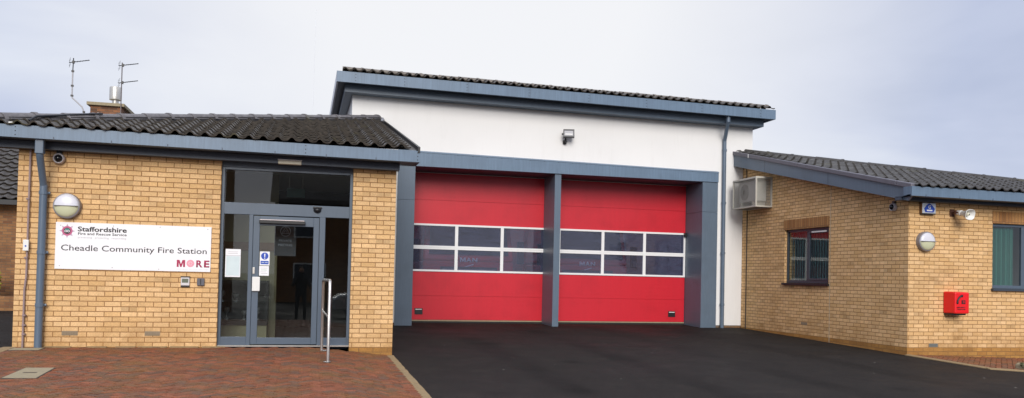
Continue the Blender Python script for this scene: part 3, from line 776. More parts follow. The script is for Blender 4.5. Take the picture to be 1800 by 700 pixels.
# gable window
y0, y1, z0, z1 = WG; X = RX+.06
m = MB()
def gb(a, b, c, d, x=X, xt=.05): m.box(x, x+xt, a, b, c, d)
gb(y0, y1, z1-.055, z1-.002); gb(y0, y1, z0+.05, z0+.115); gb(y0, y0+.055, z0+.115, z1-.055); gb(y1-.055, y1, z0+.115, z1-.055); gb(3.22, 3.32, z0+.115, z1-.055)
gb(y0+.055, 3.22, z1-.12, z1-.055, X-.012); gb(y0+.055, 3.22, z0+.115, z0+.16, X-.012)
wf = m.build('window', FRAMED, ST, bevel=.004, label='dark framed two light window in the gable wall')
MB().box(X+.02, X+.026, y0+.055, 3.22, z0+.115, z1-.055).build('glass_pane', GLASS, wf)
MB().box(X+.02, X+.026, 3.32, y1-.055, z0+.115, z1-.055).build('glass_pane', GLASS, wf)
MB().box(RX-.06, X+.05, y0-.03, y1+.03, z0, z0+.048).build('sill', BLACK, wf)
MB().box(X-.022, X-.013, y0+.15, 3.12, z1-.105, z1-.075).build('trickle_vent', WHITEP, wf)
GREEN = plain('grey_green_slats', (.12, .24, .23), .8, 0, .12, 3); GREENC = plain('green_curtain_cloth', (.05, .20, .16), .85, 0, .15, 4)
blind((RX, 3.3, 1.2), 'y', -.85, .80, .06, 1.24, .16, GREEN, 'grey green vertical blind behind the gable window', False, 17)
# front window
x0, x1, z0, z1 = WC; Y = .06
m = MB()
def cb(a, b, c, d, y=Y, yt=.05): m.box(a, b, y, y+yt, c, d)
cb(x0, x1, z1-.055, z1-.002); cb(x0, x1, z0+.05, z0+.11); cb(x0, x0+.06, z0+.11, z1-.055); cb(x1-.06, x1, z0+.11, z1-.055); cb(13.80, 13.89, z0+.11, z1-.055)
wf = m.build('window', FRAME, ST, bevel=.004, label='blue grey framed window in the right wing front')
MB().box(x0+.06, 13.80, Y+.02, Y+.026, z0+.11, z1-.055).build('glass_pane', GLASS, wf)
MB().box(13.89, x1-.06, Y+.02, Y+.026, z0+.11, z1-.055).build('glass_pane', GLASS, wf)
MB().box(x0-.03, x1+.03, -.06, Y+.05, z0, z0+.048).build('sill', FRAMED, wf)
blind((13.05, 0, 1.18), 'x', .04, .62, .06, 1.26, .16, GREENC, 'green curtain behind the far right window')
# rooms behind windows
m = MB(); m.box(RX+T, RX1-T, .31, 11.8, .0, .05); m.box(RX+T, RX1-T, .31, 11.8, 2.75, 2.8); m.box(15.2, 15.3, .31, 6, .05, 2.75); m.box(RX+T, 15.2, 6.0, 6.1, .05, 2.75)
m.build('office_lining', PALEW, ST)

# lobby behind the entrance
m = MB(); m.box(-3.7, 1.1, .32, 5.9, .02, .075); m.build('lobby_floor', CARPET, ST)
m = MB(); m.box(-3.7, 1.1, .32, 5.9, 2.97, 3.0); m.build('lobby_ceiling', PALEW, ST)
m = MB(); m.box(-1.8, -.44, 1.9, 2.0, .08, 2.97); m.box(-1.9, -1.8, .31, 2.0, .08, 2.97); m.box(1.0, 1.1, .31, 5.9, .08, 2.97)
lw = m.build('lobby_wall', BEIGE, ST)
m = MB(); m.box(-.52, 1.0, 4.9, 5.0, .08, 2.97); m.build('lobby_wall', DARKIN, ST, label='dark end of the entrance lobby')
m = MB(); m.box(-1.79, -.45, 1.87, 1.899, 1.60, 1.75); m.build('dado_rail', TIMBER, ST)
# reception shelf unit with trophies
rs = thing('display_unit', 'low dark display unit with small trophies seen through the left sidelight', 'cabinet', (-1.05, 1.45, .08))
m = MB(); m.box(-.65, .5, -.2, .35, .25, .33); m.box(-.65, .5, .30, .35, .33, .95); m.box(-.65, .5, -.2, .35, .95, 1.0); m.box(-.65, -.61, -.2, .3, .33, .95); m.box(.46, .5, -.2, .3, .33, .95)
m.build('carcass', BLACK, rs)
MB().box(-.64, .49, -.18, .30, .0, .25).build('base', BEIGE, rs)
MB().box(-.60, .46, -.18, .30, .62, .635).build('shelf', GLASS, rs)
tr0 = None
for i in range(9):
    loc = (-1.58+.12*i+.02*(i % 3), 1.47, .41 if i % 2 else .715)
    if tr0 is None:
        tr0 = tag(MB().lathe([(.035, 0), (.035, .02), (.008, .04), (.008, .09), (.04, .13), (.045, .19), (.03, .2)], (0, 0, 0), seg=12).build('trophy', GALV, smooth=True), 'small silver trophy on the display unit', 'trophy', 'trophies on the display unit'); tr0.location = loc
    else:
        c = tr0.copy(); col.objects.link(c); c.location = loc; c.scale = (1, 1, .7+.12*(i % 4))
es_ = thing('exit_sign', 'green lobby sign hanging from the ceiling inside', 'sign', (-.15, 2.2, 2.6))
MB().box(-.16, .16, -.02, .02, 0, .16).build('panel', plain('sign_green', (.09, .22, .20), .5), es_)
MB().box(-.12, -.11, -.005, .005, .16, .37).build('hanger', WHITEP, es_)
MB().box(.11, .12, -.005, .005, .16, .37).build('hanger', WHITEP, es_)
# notices
def notice(label, x, z, w, h, y, cat='notice'):
    t_ = thing('notice', label, cat, (x, y, z)); MB().box(0, w, 0, .003, 0, h).build('sheet', SIGNW, t_); return t_
n = notice('white paper notice with a lined box stuck inside the left sidelight', -1.15, 1.145, .222, .43, EY+.02, 'paper notice')
PALEB = plain('paper_pale_blue', (.60, .70, .72), .6)
MB().box(.012, .21, -.0015, 0, .02, .32).build('picture', PALEB, n); MB().box(0, .222, -.0015, 0, .325, .333).build('rule', PRINTG, n)
for zz in (.385, .36): MB().box(.04, .18, -.0015, 0, zz, zz+.006).build('print_line', PRINTG, n)
n = notice('blue mandatory notice with white exclamation mark on the door glass', -.643, 1.335, .145, .215, EY+.004, 'safety sign')
MB().lathe([(.055, 0), (.055, .0015)], (.0725, 0, .145), (0, -1, 0), 28).build('blue_disc', PRINTB, n)
MB().prism([(.063, -.0018, .18), (.082, -.0018, .18), (.078, -.0018, .125), (.067, -.0018, .125)], (0, -.001, 0)).build('exclamation_mark', SIGNW, n)
MB().lathe([(.008, 0), (.008, .001)], (.0725, -.0018, .110), (0, -1, 0), 12).build('exclamation_mark', SIGNW, n)
MB().box(.013, .132, -.0015, 0, .018, .070).build('blue_panel', PRINTB, n)
for a, b in ((.025, .068), (.078, .12)): MB().box(a, b, -.0025, -.0016, .041, .049).build('print_line', PALEB, n)
n = notice('white paper notice with faint lines below the blue door notice', -.648, 1.175, .145, .15, EY+.004, 'paper notice')
for i, zz in enumerate((.115, .085, .055, .03)): MB().box(.02+.01*(i % 2), .125-.012*(i % 3), -.0015, 0, zz, zz+.006).build('print_line', (PRINTG, plain('print_green', (.25, .45, .3), .5))[i == 1], n)
n = thing('poster', 'dark poster with ring emblem reading PRIVATE MEETING behind the door glass', 'poster', (-.45, .62, 1.50))
MB().box(.0, .34, 0, .004, 0, .52).build('sheet', plain('poster_navy', (.015, .018, .03), .5), n)
m = MB(); 
for (r0, r1) in ((.075, .083),):
    m.rings([[(.17+r*math.cos(2*PI*j/32), yy, .40+r*math.sin(2*PI*j/32)) for j in range(32)] for r, yy in ((r0, -.001), (r1, -.001), (r1, -.003), (r0, -.003), (r0, -.001))], True, False)
for a in (PI/2, PI/2+2*PI/3, PI/2+4*PI/3):
    b = a+2*PI/3; p = Vector((.17+.07*math.cos(a), -.002, .40+.07*math.sin(a))); q = Vector((.17+.07*math.cos(b), -.002, .40+.07*math.sin(b))); m.tube([p, q], .004, 5)
m.tube([(.14, -.002, .37), (.17, -.002, .42), (.20, -.002, .37)], .004, 5)
PG = plain('print_pale_grey', (.35, .36, .42), .5)
m.build('ring_emblem', PG, n)
text('lettering', 'PRIVATE', .07, .23, .20, .035, PG, n, y=-.001); text('lettering', 'MEETING', .06, .16, .22, .035, PG, n, y=-.001)

# ------------------------------------------------------------------ things fixed to the walls
# station sign
sg = thing('station_sign', 'long white station sign reading Cheadle Community Fire Station on brick', 'sign', (-3.492, -.002, 1.212))
W_, H_ = 2.14, .683
MB().box(0, W_, -.012, 0, 0, H_).build('board', SIGNW, sg, bevel=.002)
yy = -.0125
text('lettering', 'Staffordshire', .137*W_, H_*(1-.185)-.002, .309*W_, .072, PRINTK, sg, y=yy, bold=.022)
text('lettering', 'Fire and Rescue Service', .139*W_, H_*(1-.262), .307*W_, .038, PRINTK, sg, y=yy, bold=.012)
text('lettering', 'preventing \u00b7 protecting \u00b7 responding', .139*W_, H_*(1-.345), .305*W_, .034, PRINTG, sg, y=yy)
text('lettering', 'Cheadle Community Fire Station', .037*W_, H_*(1-.605)-.026, .935*W_, .112, PRINTK, sg, y=yy, bold=.003)
MB().prism([(.776*W_+a*.118, yy-.001, .068+b*.106) for a, b in ((0, 0), (.24, 0), (.24, .62), (.42, 0), (.58, 0), (.76, .62), (.76, 0), (1, 0), (1, 1), (.68, 1), (.5, .42), (.32, 1), (0, 1))], (0, .001, 0)).build('lettering', PRINTC, sg)
text('lettering', 'R', .905*W_, .068, .088, .106, PRINTC, sg, y=yy, bold=.03); text('lettering', 'E', .957*W_, .068, .076, .106, PRINTC, sg, y=yy, bold=.03)
text('lettering', 'making our communities safer', .775*W_, .028, .45, .014, plain('print_faint', (.66, .65, .68), .5), sg, y=yy)
m = MB(); cxm, czm = .866*W_, .124
m.lathe([(.022, 0), (.022, .001)], (cxm, yy, czm), (0, -1, 0), 20)
for i in range(16):
    a = 2*PI*i/16
    for r_, q in ((.036, .0065), (.049, .006)):
        aa = a+(.2 if r_ > .04 else 0); m.lathe([(q, 0), (q, .0012)], (cxm+r_*math.cos(aa), yy, czm+r_*math.sin(aa)), (0, -1, 0), 8)
m.rings([[(cxm+r*math.cos(2*PI*j/32), y_, czm+r*math.sin(2*PI*j/32)) for j in range(32)] for r, y_ in ((.026, yy), (.026, yy-.0008), (.055, yy-.0008), (.055, yy))], True, False)
m.build('pink_dotted_roundel', PINK, sg)
ex, ez = .0715*W_, H_*(1-.185)
def star(n_, r0, r1, y_, mat, nm, rot=0):
    p = []
    for i in range(2*n_):
        a = PI/2+rot+PI*i/n_; r = r1 if i % 2 == 0 else r0; p.append((ex+r*math.cos(a), y_, ez+r*math.sin(a)))
    MB().prism(p, (0, -.0012, 0)).build(nm, mat, sg)
star(8, .058, .104, yy, LILAC, 'emblem_star')
m = MB(); m.lathe([(.070, 0), (.070, .0012)], (ex, yy-.0014, ez), (0, -1, 0), 32); m.build('emblem_ring', plain('print_rose', (.50, .10, .22), .5, 0, .2, 40), sg)
m = MB(); m.lathe([(.046, 0), (.046, .0012)], (ex, yy-.0028, ez), (0, -1, 0), 28); m.build('emblem_centre', PRINTK, sg)
m = MB(); m.box(ex-.028, ex+.028, yy-.0052, yy-.0042, ez+.014, ez+.032); m.build('emblem_crown', TEAL, sg)
m = MB()
for dx in (-.018, .018):
    m.rings([[(ex+dx+r*math.cos(2*PI*j/20), y_, ez-.004+r*math.sin(2*PI*j/20)*.8) for j in range(20)] for r, y_ in ((.011, yy-.0041), (.011, yy-.0052), (.019, yy-.0052), (.019, yy-.0041))], True, False)
m.build('emblem_knot', SIGNW, sg)
m = MB()
for (u, v_) in ((.03, .93), (.36, .95), (.66, .96), (.975, .95), (.03, .07), (.36, .05), (.66, .04)):
    m.lathe([(.008, 0), (.006, .004)], (u*W_, -.012, v_*H_), (0, -1, 0), 10)
m.split('screw', GALV, sg)

# bulkhead lamps
def bulkhead(loc, label, s=1.0):
    t_ = thing('bulkhead_lamp', label, 'wall lamp', loc, 'round bulkhead lamps on the wings')
    MB().lathe([(.186*s, 0), (.186*s, .05), (.178*s, .085), (.163*s, .09)], (0, 0, 0), (0, -1, 0), 40).build('rim', LAMPG, t_, smooth=True)
    # upper clear half and lower yellowed half of the dome
    def half(a0, a1, mat, nm):
        R = []
        for i in range(7):
            f = i/6; r = .163*s*math.cos(f*PI/2*.999); h = -.088-.045*math.sin(f*PI/2)
            R.append([(r*math.cos(a0+(a1-a0)*j/20), h, r*math.sin(a0+(a1-a0)*j/20)) for j in range(21)])
        MB().rings(R, False, False).build(nm, mat, t_, smooth=True)
    half(.02, PI-.02, OPAL, 'upper_lens'); half(PI+.02, 2*PI-.02, OPALY, 'lower_lens')
    MB().box(-.155*s, .155*s, -.145, -.085, -.004, .004).build('divider', LAMPG, t_)
    return t_
b1 = bulkhead((-3.345, -.0, 2.13), 'large round bulkhead lamp above the station sign')
bulkhead((11.47, -.0, 2.09), 'round bulkhead lamp below the blue alarm box', 1.02)

# cameras
def camera_thing(loc, label, aim):
    t_ = thing('security_camera', label, 'security camera', loc, 'dome security cameras under the eaves'); t_.rotation_euler = (0, 0, aim)
    MB().lathe([(.078, 0), (.078, .05), (.066, .068), (.058, .064), (.056, .05)], (0, 0, 0), (0, -1, 0), 28).build('housing', plain('camera_housing', (.55, .52, .55), .35, .1), t_, smooth=True)
    m = MB(); m.rings([[(.056*math.cos(f*PI/2*.99)*math.cos(2*PI*j/24), -.05-.055*math.sin(f*PI/2), .056*math.cos(f*PI/2*.99)*math.sin(2*PI*j/24)) for j in range(24)] for f in (0, .25, .5, .75, 1)], True, True); m.build('dome', plain('camera_dome', (.006, .006, .008), .08, 0, .1), t_, smooth=True)
    MB().box(-.035, .035, -.03, .02, .06, .12).build('mount', BLACK, t_)
    return t_
camera_thing((-3.475, -.01, 2.815), 'dome camera on the left wing beside the downpipe', 0)
camera_thing((RX-.01, .38, 2.76), 'dome camera on the gable wall near its corner', -PI/2)

# intercom & switch, right of sign bottom
t_ = thing('intercom', 'silver intercom with small display below the sign', 'intercom', (-1.765, 0, 1.0))
MB().box(0, .125, -.04, 0, 0, .135).build('case', plain('intercom_silver', (.60, .58, .60), .35, .3), t_, bevel=.008)
MB().box(.018, .107, -.043, -.04, .045, .105).build('display', plain('intercom_display', (.12, .14, .10), .3), t_)
MB().box(-.003, .128, -.047, .0, .126, .142).build('hood', BLACK, t_); MB().box(.0, .125, -.03, 0, -.018, -.001).build('base', BLACK, t_)
t_ = thing('key_switch', 'small dark square key switch to the right of the intercom', 'switch', (-1.535, 0, 1.005))
MB().box(0, .105, -.035, 0, 0, .11).build('case', plain('switch_grey', (.10, .10, .12), .5), t_, bevel=.006); MB().box(.045, .058, -.039, -.036, .015, .10).build('slot', BLACK, t_)
t_ = thing('junction_box', 'small white box with blue dot on the pink conduit', 'junction box', (-3.895, -.045, 1.46))
MB().box(0, .075, -.035, 0, 0, .16).build('case', WHITEP, t_, bevel=.008); MB().lathe([(.012, 0), (.012, .003)], (.037, -.035, .07), (0, -1, 0), 12).build('blue_dot', PRINTB, t_)
# strip light and PIR
t_ = thing('strip_light', 'cream emergency strip light under the soffit above the entrance', 'light fitting', (-.23, -.13, 2.895))
MB().box(-.175, .175, -.05, .05, 0, .058).build('diffuser', CREAM, t_, bevel=.012); MB().box(-.18, .18, -.055, .055, .058, .072).build('base', WHITEP, t_)
t_ = thing('motion_sensor', 'black half round motion sensor above the entrance door', 'sensor', (.205, EY-.002, 2.225))
MB().lathe([(.062, 0), (.055, .03), (.03, .055), (.01, .06)], (0, 0, 0), (0, -1, 0), 20, sc=(1, .75)).build('housing', BLACK, t_, smooth=True); MB().box(-.068, .068, -.035, 0, .03, .05).build('cap', BLACK, t_)

# handrail
hr = thing('handrail', 'tubular steel handrail standing on the block paving by the entrance', 'handrail', (.36, -1.1, tz(.36, -1.1)))
z0 = tz(.36, -1.1)
def lz(z): return z-z0
m = MB(); m.tube([(.01, -.68, lz(tz(.3, -1.78))-.05), (.01, -.68, lz(1.06)), (.01, -.65, lz(1.12)), (.01, -.58, lz(1.138)), (-.04, .60, lz(1.135)), (-.045, .67, lz(1.12)), (-.045, .70, lz(1.06)), (-.045, .70, lz(tz(.3, -.4))-.05)], .021, 12)
m.build('loop_rail', STEEL, hr, smooth=True)
MB().tube([(-.045, .70, lz(.68)), (-.04, .60, lz(.66)), (.01, -.68, lz(.63))], .015, 10).build('mid_rail', STEEL, hr, smooth=True)
for yv in (-.68, .70): MB().lathe([(.05, 0), (.05, .008)], (0, yv, lz(tz(.3, yv-1.1))), (0, 0, 1), 16).build('base_plate', GALV, hr)

# manhole covers
def manhole(pts, label, slot=True):
    cx_ = sum(p[0] for p in pts)/4; cy_ = sum(p[1] for p in pts)/4; cz_ = tz(cx_, cy_)
    t_ = thing('manhole_cover', label, 'manhole cover', (cx_, cy_, cz_), 'concrete infilled covers in the paving')
    loc = [(p[0]-cx_, p[1]-cy_, tz(*p)-cz_+.001) for p in pts]
    MB().prism([(p[0], p[1], p[2]-.03) for p in loc], (0, 0, .037)).build('slab', CONC, t_)
    o = [(p[0]*1.07, p[1]*1.05, p[2]-.03) for p in loc]; MB().prism(o, (0, 0, .034)).build('frame', plain('iron_frame', (.05, .045, .04), .7), t_)
    if slot:
        for s_ in (1,): MB().box(-.07, .07, -.03, .03, .004, .0095).build('key_slot', BLACK, t_)
    return t_
manhole([(-3.14, -3.16), (-2.80, -3.18), (-2.84, -2.34), (-3.15, -2.32)], 'square pale concrete cover in the block paving near the left edge')
manhole([(-3.93, -.42), (-3.55, -.42), (-3.55, -.16), (-3.93, -.16)], 'small pale concrete cover at the foot of the conduit', False)

# alarm box
t_ = thing('alarm_box', 'blue and white alarm box marked G high on the right wing', 'alarm', (11.36, 0, 2.625))
MB().box(0, .30, -.075, 0, 0, .20).build('case', plain('alarm_silver', (.55, .58, .62), .3, .2, .25, 12), t_, bevel=.006)
MB().prism([(.06, -.077, .02), (.245, -.077, .02), (.275, -.077, .09), (.21, -.077, .155), (.15, -.077, .192), (.09, -.077, .155), (.035, -.077, .09)], (0, -.003, 0)).build('blue_shield', PRINTB, t_)
text('lettering', 'G', .125, .085, .055, .068, SIGNW, t_, y=-.081, bold=.02)
MB().box(.09, .215, -.083, -.0805, .042, .068).build('white_banner', SIGNW, t_, bevel=.004)
MB().box(-.012, -.001, -.07, 0, -.005, .20).build('side_plate', TIMBER, t_); MB().box(0, .30, -.07, -.0, -.018, -.001).build('bottom_plate', BLACK, t_)

# horn loudspeaker
t_ = thing('horn_loudspeaker', 'white horn loudspeaker on a rusty bracket by the alarm box', 'loudspeaker', (12.09, 0, 2.66))
RUST = plain('rusty_iron', (.10, .04, .025), .8, 0, .4, 30)
m = MB(); m.box(-.05, .05, -.012, 0, -.07, .07); m.tube([(0, -.01, 0), (0, -.16, 0), (.03, -.18, -.0)], .02, 8); m.box(-.03, .06, -.13, -.09, -.035, .045); m.build('bracket', RUST, t_)
def sqr(c, ax, hw, hh, n=24, e=3.0):
    ax = Vector(ax).normalized(); sd = ax.cross(Vector((0, 0, 1))).normalized(); up = sd.cross(ax)
    P = []
    for j in range(n):
        a = 2*PI*j/n; ca, sa = math.cos(a), math.sin(a)
        P.append(Vector(c)+sd*hw*math.copysign(abs(ca)**(2/e), ca)+up*hh*math.copysign(abs(sa)**(2/e), sa))
    return P
ax = Vector((.22, -.93, -.20)).normalized(); B = Vector((.03, -.12, .0))
m = MB(); m.rings([sqr(B, ax, .045, .045), sqr(B+ax*.07, ax, .055, .055), sqr(B+ax*.072, ax, .045, .04), sqr(B+ax*.16, ax, .075, .06), sqr(B+ax*.25, ax, .13, .095), sqr(B+ax*.255, ax, .14, .102), sqr(B+ax*.26, ax, .135, .097), sqr(B+ax*.25, ax, .125, .088), sqr(B+ax*.14, ax, .05, .04)], True, True)
m.build('horn', WHITEP, t_, smooth=True)
m = MB(); m.rings([sqr(B+ax*.14, ax, .03, .03), sqr(B+ax*.22, ax, .035, .032), sqr(B+ax*.235, ax, .02, .02)], True, True); m.build('driver_plug', CREAM, t_, smooth=True)
m = MB(); m.rings([sqr(B+ax*.236, ax, .012, .012), sqr(B+ax*.238, ax, .012, .012)]); m.build('driver_mouth', BLACK, t_)

# telephone box
t_ = thing('emergency_telephone', 'red emergency telephone box with black handset symbol on the right wing', 'telephone box', (11.91, 0, .735))
bx = MB(); bx.hexa([(0, 0, .0), (.36, 0, 0), (.355, -.27, -.0), (.03, -.27, -.0)], [(0, 0, .415), (.36, 0, .415), (.355, -.27, .405), (.03, -.27, .405)])
bx.build('case', REDP, t_, bevel=.022)
MB().box(.02, .34, -.20, -.01, -.03, -.002).build('underside', BLACK, t_)
m = MB(); m.tube([(.075, -.274, .20), (.085, -.274, .25), (.115, -.274, .30), (.16, -.274, .335), (.195, -.274, .345)], [.016, .019, .018, .019, .016], 8)
m.sphere((.085, -.272, .205), .026, 10, 6, (1, .25, 1)); m.sphere((.185, -.272, .335), .026, 10, 6, (1, .25, 1)); m.build('handset_symbol', PRINTK, t_)
m = MB(); m.box(.175, .26, -.2745, -.27, .185, .255); m.build('keypad_symbol', PRINTK, t_)
m = MB(); m.rings([[(.22+.02*math.cos(2*PI*j/16), -.2755, .222+.02*math.sin(2*PI*j/16)) for j in range(16)], [(.22+.012*math.cos(2*PI*j/16), -.2755, .222+.012*math.sin(2*PI*j/16)) for j in range(16)]], True, False); m.build('keypad_ring', REDP, t_)
text('lettering', 'EMERGENCY', .072, .108, .19, .022, PRINTK, t_, y=-.2715, bold=.03); text('lettering', 'TELEPHONE', .072, .072, .19, .022, PRINTK, t_, y=-.2715, bold=.03)

# AC unit cage
AX = 10.66
ac = thing('air_conditioner_cage', 'beige caged air conditioner on the gable wall under the verge', 'air conditioner', (RX, 5.25, 3.09))
CAGE = plain('beige_cage_metal', (.50, .48, .42), .5, 0, .06, 10)
a0, a1 = -.56, .56; xd = -(RX-AX); hh = .735
m = MB(); e = .035
for yv in (a0, a1-e):
    for xv in (xd, -.035): m.box(xv, xv+e, yv, yv+e, 0, hh)
    for zv in (0, hh-e): m.box(xd+e, -.035, yv, yv+e, zv, zv+e)
for xv in (xd, -.035):
    for zv in (0, hh-e): m.box(xv, xv+e, a0+e, a1-e, zv, zv+e)
m.build('cage_frame', CAGE, ac)
def mesh_mat():
    t = NT('expanded_mesh'); v = t.coords('Object', (1, 1, 1)); w = t.n('ShaderNodeTexChecker'); 
    tr = t.n('ShaderNodeBsdfTransparent'); d = t.n('ShaderNodeBsdfDiffuse'); d.inputs[0].default_value = (.42, .41, .37, 1)
    wv = t.n('ShaderNodeTexWave', wave_type='BANDS', bands_direction='Z'); wv.inputs['Scale'].default_value = 22; t.l(v, wv.inputs['Vector'])
    wy = t.n('ShaderNodeTexWave', wave_type='BANDS', bands_direction='DIAGONAL'); wy.inputs['Scale'].default_value = 22; t.l(v, wy.inputs['Vector'])
    mm = t.n('ShaderNodeMath', operation='MAXIMUM'); t.l(wv.outputs['Fac'], mm.inputs[0]); t.l(wy.outputs['Fac'], mm.inputs[1])
    r = t.ramp(mm.outputs[0], [(.90, 0), (.96, 1)])
    mx = t.n('ShaderNodeMixShader'); t.l(r, mx.inputs[0]); t.l(tr.outputs[0], mx.inputs[1]); t.l(d.outputs[0], mx.inputs[2]); t.l(mx.outputs[0], t.out.inputs['Surface']); return t.m
MESH = mesh_mat()
m = MB(); m.box(xd+.012, xd+.014, a0+e, a1-e, e, hh-e); m.box(xd+e, -.035, a0+.012, a0+.014, e, hh-e); m.box(xd+e, -.035, a1-.016, a1-.014, e, hh-e)
m.build('mesh_panel', MESH, ac)
MB().box(xd+.01, -.01, a0+.01, a1-.01, hh-.002, hh+.012).build('top_sheet', CAGE, ac)
MB().box(xd+e, -.03, a0+e, a1-e, .005, .012).build('base_sheet', plain('cage_base', (.16, .15, .13), .7), ac)
u = MB(); u.box(xd+.10, -.06, -.38, .40, .16, .66); cu = u.build('condenser_unit', plain('condenser_white', (.55, .55, .52), .5), ac, bevel=.01)
m = MB(); m.lathe([(.20, 0), (.20, .01), (.06, .015), (.06, .0)], (xd+.095, .12, .41), (-1, 0, 0), 24); m.build('fan_grille', plain('fan_grille', (.20, .20, .19), .6), ac)
m = MB(); m.box(xd+.08, -.04, -.30, -.24, .035, .158); m.box(xd+.08, -.04, .26, .32, .035, .158); m.split('bracket', CAGE, ac)

# floodlight on render
t_ = thing('floodlight', 'small black framed floodlight on the white render above the doors', 'floodlight', (6.18, MY, 4.60))
m = MB(); m.box(-.03, .05, -.04, 0, -.05, .04); m.tube([(.01, -.03, 0), (.01, -.10, .03), (.0, -.14, .10)], .022, 8); m.sphere((.02, -.10, .0), .035, 10, 6); m.build('bracket', BLACK, t_)
M_ = Matrix.Translation((.06, -.20, .19)) @ Matrix.Rotation(-.25, 4, 'Z') @ Matrix.Rotation(-.30, 4, 'X')
def tr(m, M): m.v = [tuple(M @ Vector(v)) for v in m.v]; return m
m = MB(); m.box(-.135, .135, -.03, .05, -.105, -.075); m.box(-.135, .135, -.03, .05, .075, .10); m.box(-.135, -.11, -.03, .05, -.075, .075); m.box(.11, .135, -.03, .05, -.075, .075); m.box(-.12, .12, .03, .06, -.08, .08)
tr(m, M_).build('housing', plain('floodlight_housing', (.06, .06, .065), .4), t_)
tr(MB().box(-.115, .115, -.012, .028, -.075, .075), M_).build('reflector', plain('floodlight_reflector', (.26, .26, .28), .35, .3), t_)
tr(MB().box(-.09, .09, -.020, -.013, -.045, -.015), M_).build('lamp_tube', WHITEP, t_)
m = MB(); m.sphere((-.09, -.17, .17), .022, 8, 6); m.build('photocell', BLACK, t_)

# mossy kerb stone at the right edge
ks = thing('kerb_stone', 'mossy stone lying at the far right edge of the paving', 'stone', (11.80, -2.0, zr(11.8, -2.0)))
m = MB(); m.box(-.12, 1.0, -.14, .14, -.05, .10); o = m.build('stone', CONC, ks, bevel=.04)
rg = random.Random(4); m = MB()
for i in range(260):
    c = Vector((rg.uniform(-.14, .5), rg.uniform(-.18, .02), 0)); c.z = .02+.085*rg.random()
    s_ = rg.uniform(.012, .028); a = Vector((rg.uniform(-1, 1), rg.uniform(-1, 1), rg.uniform(-.3, 1))).normalized()*s_; b = a.orthogonal().normalized()*s_*.6
    m.poly([c-a-b, c+a-b, c+a+b, c-a+b])
m.build('moss', plain('moss', (.05, .055, .02), .9, 0, .5, 30), ks)

# ------------------------------------------------------------------ fire engines behind the bay doors
def fire_engine(loc, label):
    t_ = thing('fire_engine', label, 'fire engine', loc, 'fire engines parked behind the bay doors')
    EN = plain('engine_red', (.55, .02, .02), .25, 0, .03, coat=.3)
    m = MB(); m.hexa([(-1.2, 0, .45), (1.2, 0, .45), (1.2, 2.3, .45), (-1.2, 2.3, .45)], [(-1.2, .0, 1.55), (1.2, .0, 1.55), (1.2, 2.3, 1.55), (-1.2, 2.3, 1.55)])
    m.hexa([(-1.2, 0, 1.552), (1.2, 0, 1.552), (1.2, 2.3, 1.552), (-1.2, 2.3, 1.552)], [(-1.12, .22, 2.72), (1.12, .22, 2.72), (1.12, 2.3, 2.72), (-1.12, 2.3, 2.72)])
    m.box(-1.23, 1.23, 2.36, 6.6, .6, 2.8); m.build('body', EN, t_, bevel=.05)
    m = MB(); m.hexa([(-1.05, -.03, 1.72), (1.05, -.03, 1.72), (1.05, .1, 1.72), (-1.05, .1, 1.72)], [(-1.0, .15, 2.50), (1.0, .15, 2.50), (1.0, .25, 2.5), (-1.0, .25, 2.5)]); m.build('windscreen', plain('engine_glass', (.02, .025, .03), .08), t_)
    m = MB(); m.box(-.75, .75, -.03, .02, .85, 1.40); m.build('grille', BLACK, t_)
    m = MB()
    for k in range(4): m.box(-.7, .7, -.045, -.031, .92+k*.13, .95+k*.13)
    m.split('grille_bar', GALV, t_)
    MB().prism([(-.24+a*.15, -.026, 1.525+b*.115) for a, b in ((0, 0), (.2, 0), (.2, .6), (.42, .1), (.58, .1), (.8, .6), (.8, 0), (1, 0), (1, 1), (.72, 1), (.5, .48), (.28, 1), (0, 1))], (0, .02, 0)).build('badge', SIGNW, t_)
    text('badge', 'A', -.075, 1.525, .14, .115, SIGNW, t_, y=-.012, bold=.03, thick=.014); text('badge', 'N', .085, 1.525, .135, .115, SIGNW, t_, y=-.012, bold=.03, thick=.014)
    m = MB(); m.tube([(-.10, -.02, 1.40), (0, -.02, 1.43), (.12, -.02, 1.47)], .012, 6); m.build('emblem', SIGNW, t_)
    m = MB(); m.box(-1.2, 1.2, -.14, .0, .36, .72); m.build('bumper', WHITEP, t_, bevel=.03)
    for s_ in (-1, 1):
        MB().lathe([(.13, 0), (.12, .03), (.05, .05)], (s_*.95, -.0, 1.0), (0, -1, 0), 18).build('headlight', plain('headlight', (.7, .7, .72), .1, .4), t_, smooth=True)
        m = MB(); m.box(s_*1.38-.09, s_*1.38+.09, -.05, .05, 1.5, 2.1); m.build('mirror', BLACK, t_, bevel=.02)
        for yv in (1.1, 5.0): MB().lathe([(.30, 0), (.46, .02), (.48, .08), (.48, .22), (.46, .28), (.3, .3)], (s_*1.08-.15, yv, .48), (1, 0, 0), 24).build('wheel', BLACKR, t_, smooth=True)
    MB().box(-.9, .9, .5, .8, 2.73, 2.9).build('light_bar', plain('light_bar_blue', (.02, .06, .4), .2), t_, bevel=.03)
    return t_
fe = fire_engine((4.19, 7.75, .075), 'red fire engine lettered MAN behind the left bay door')
c = copy_thing(fe, (7.75, 8.6, .075), 'red fire engine standing further back behind the right bay door')

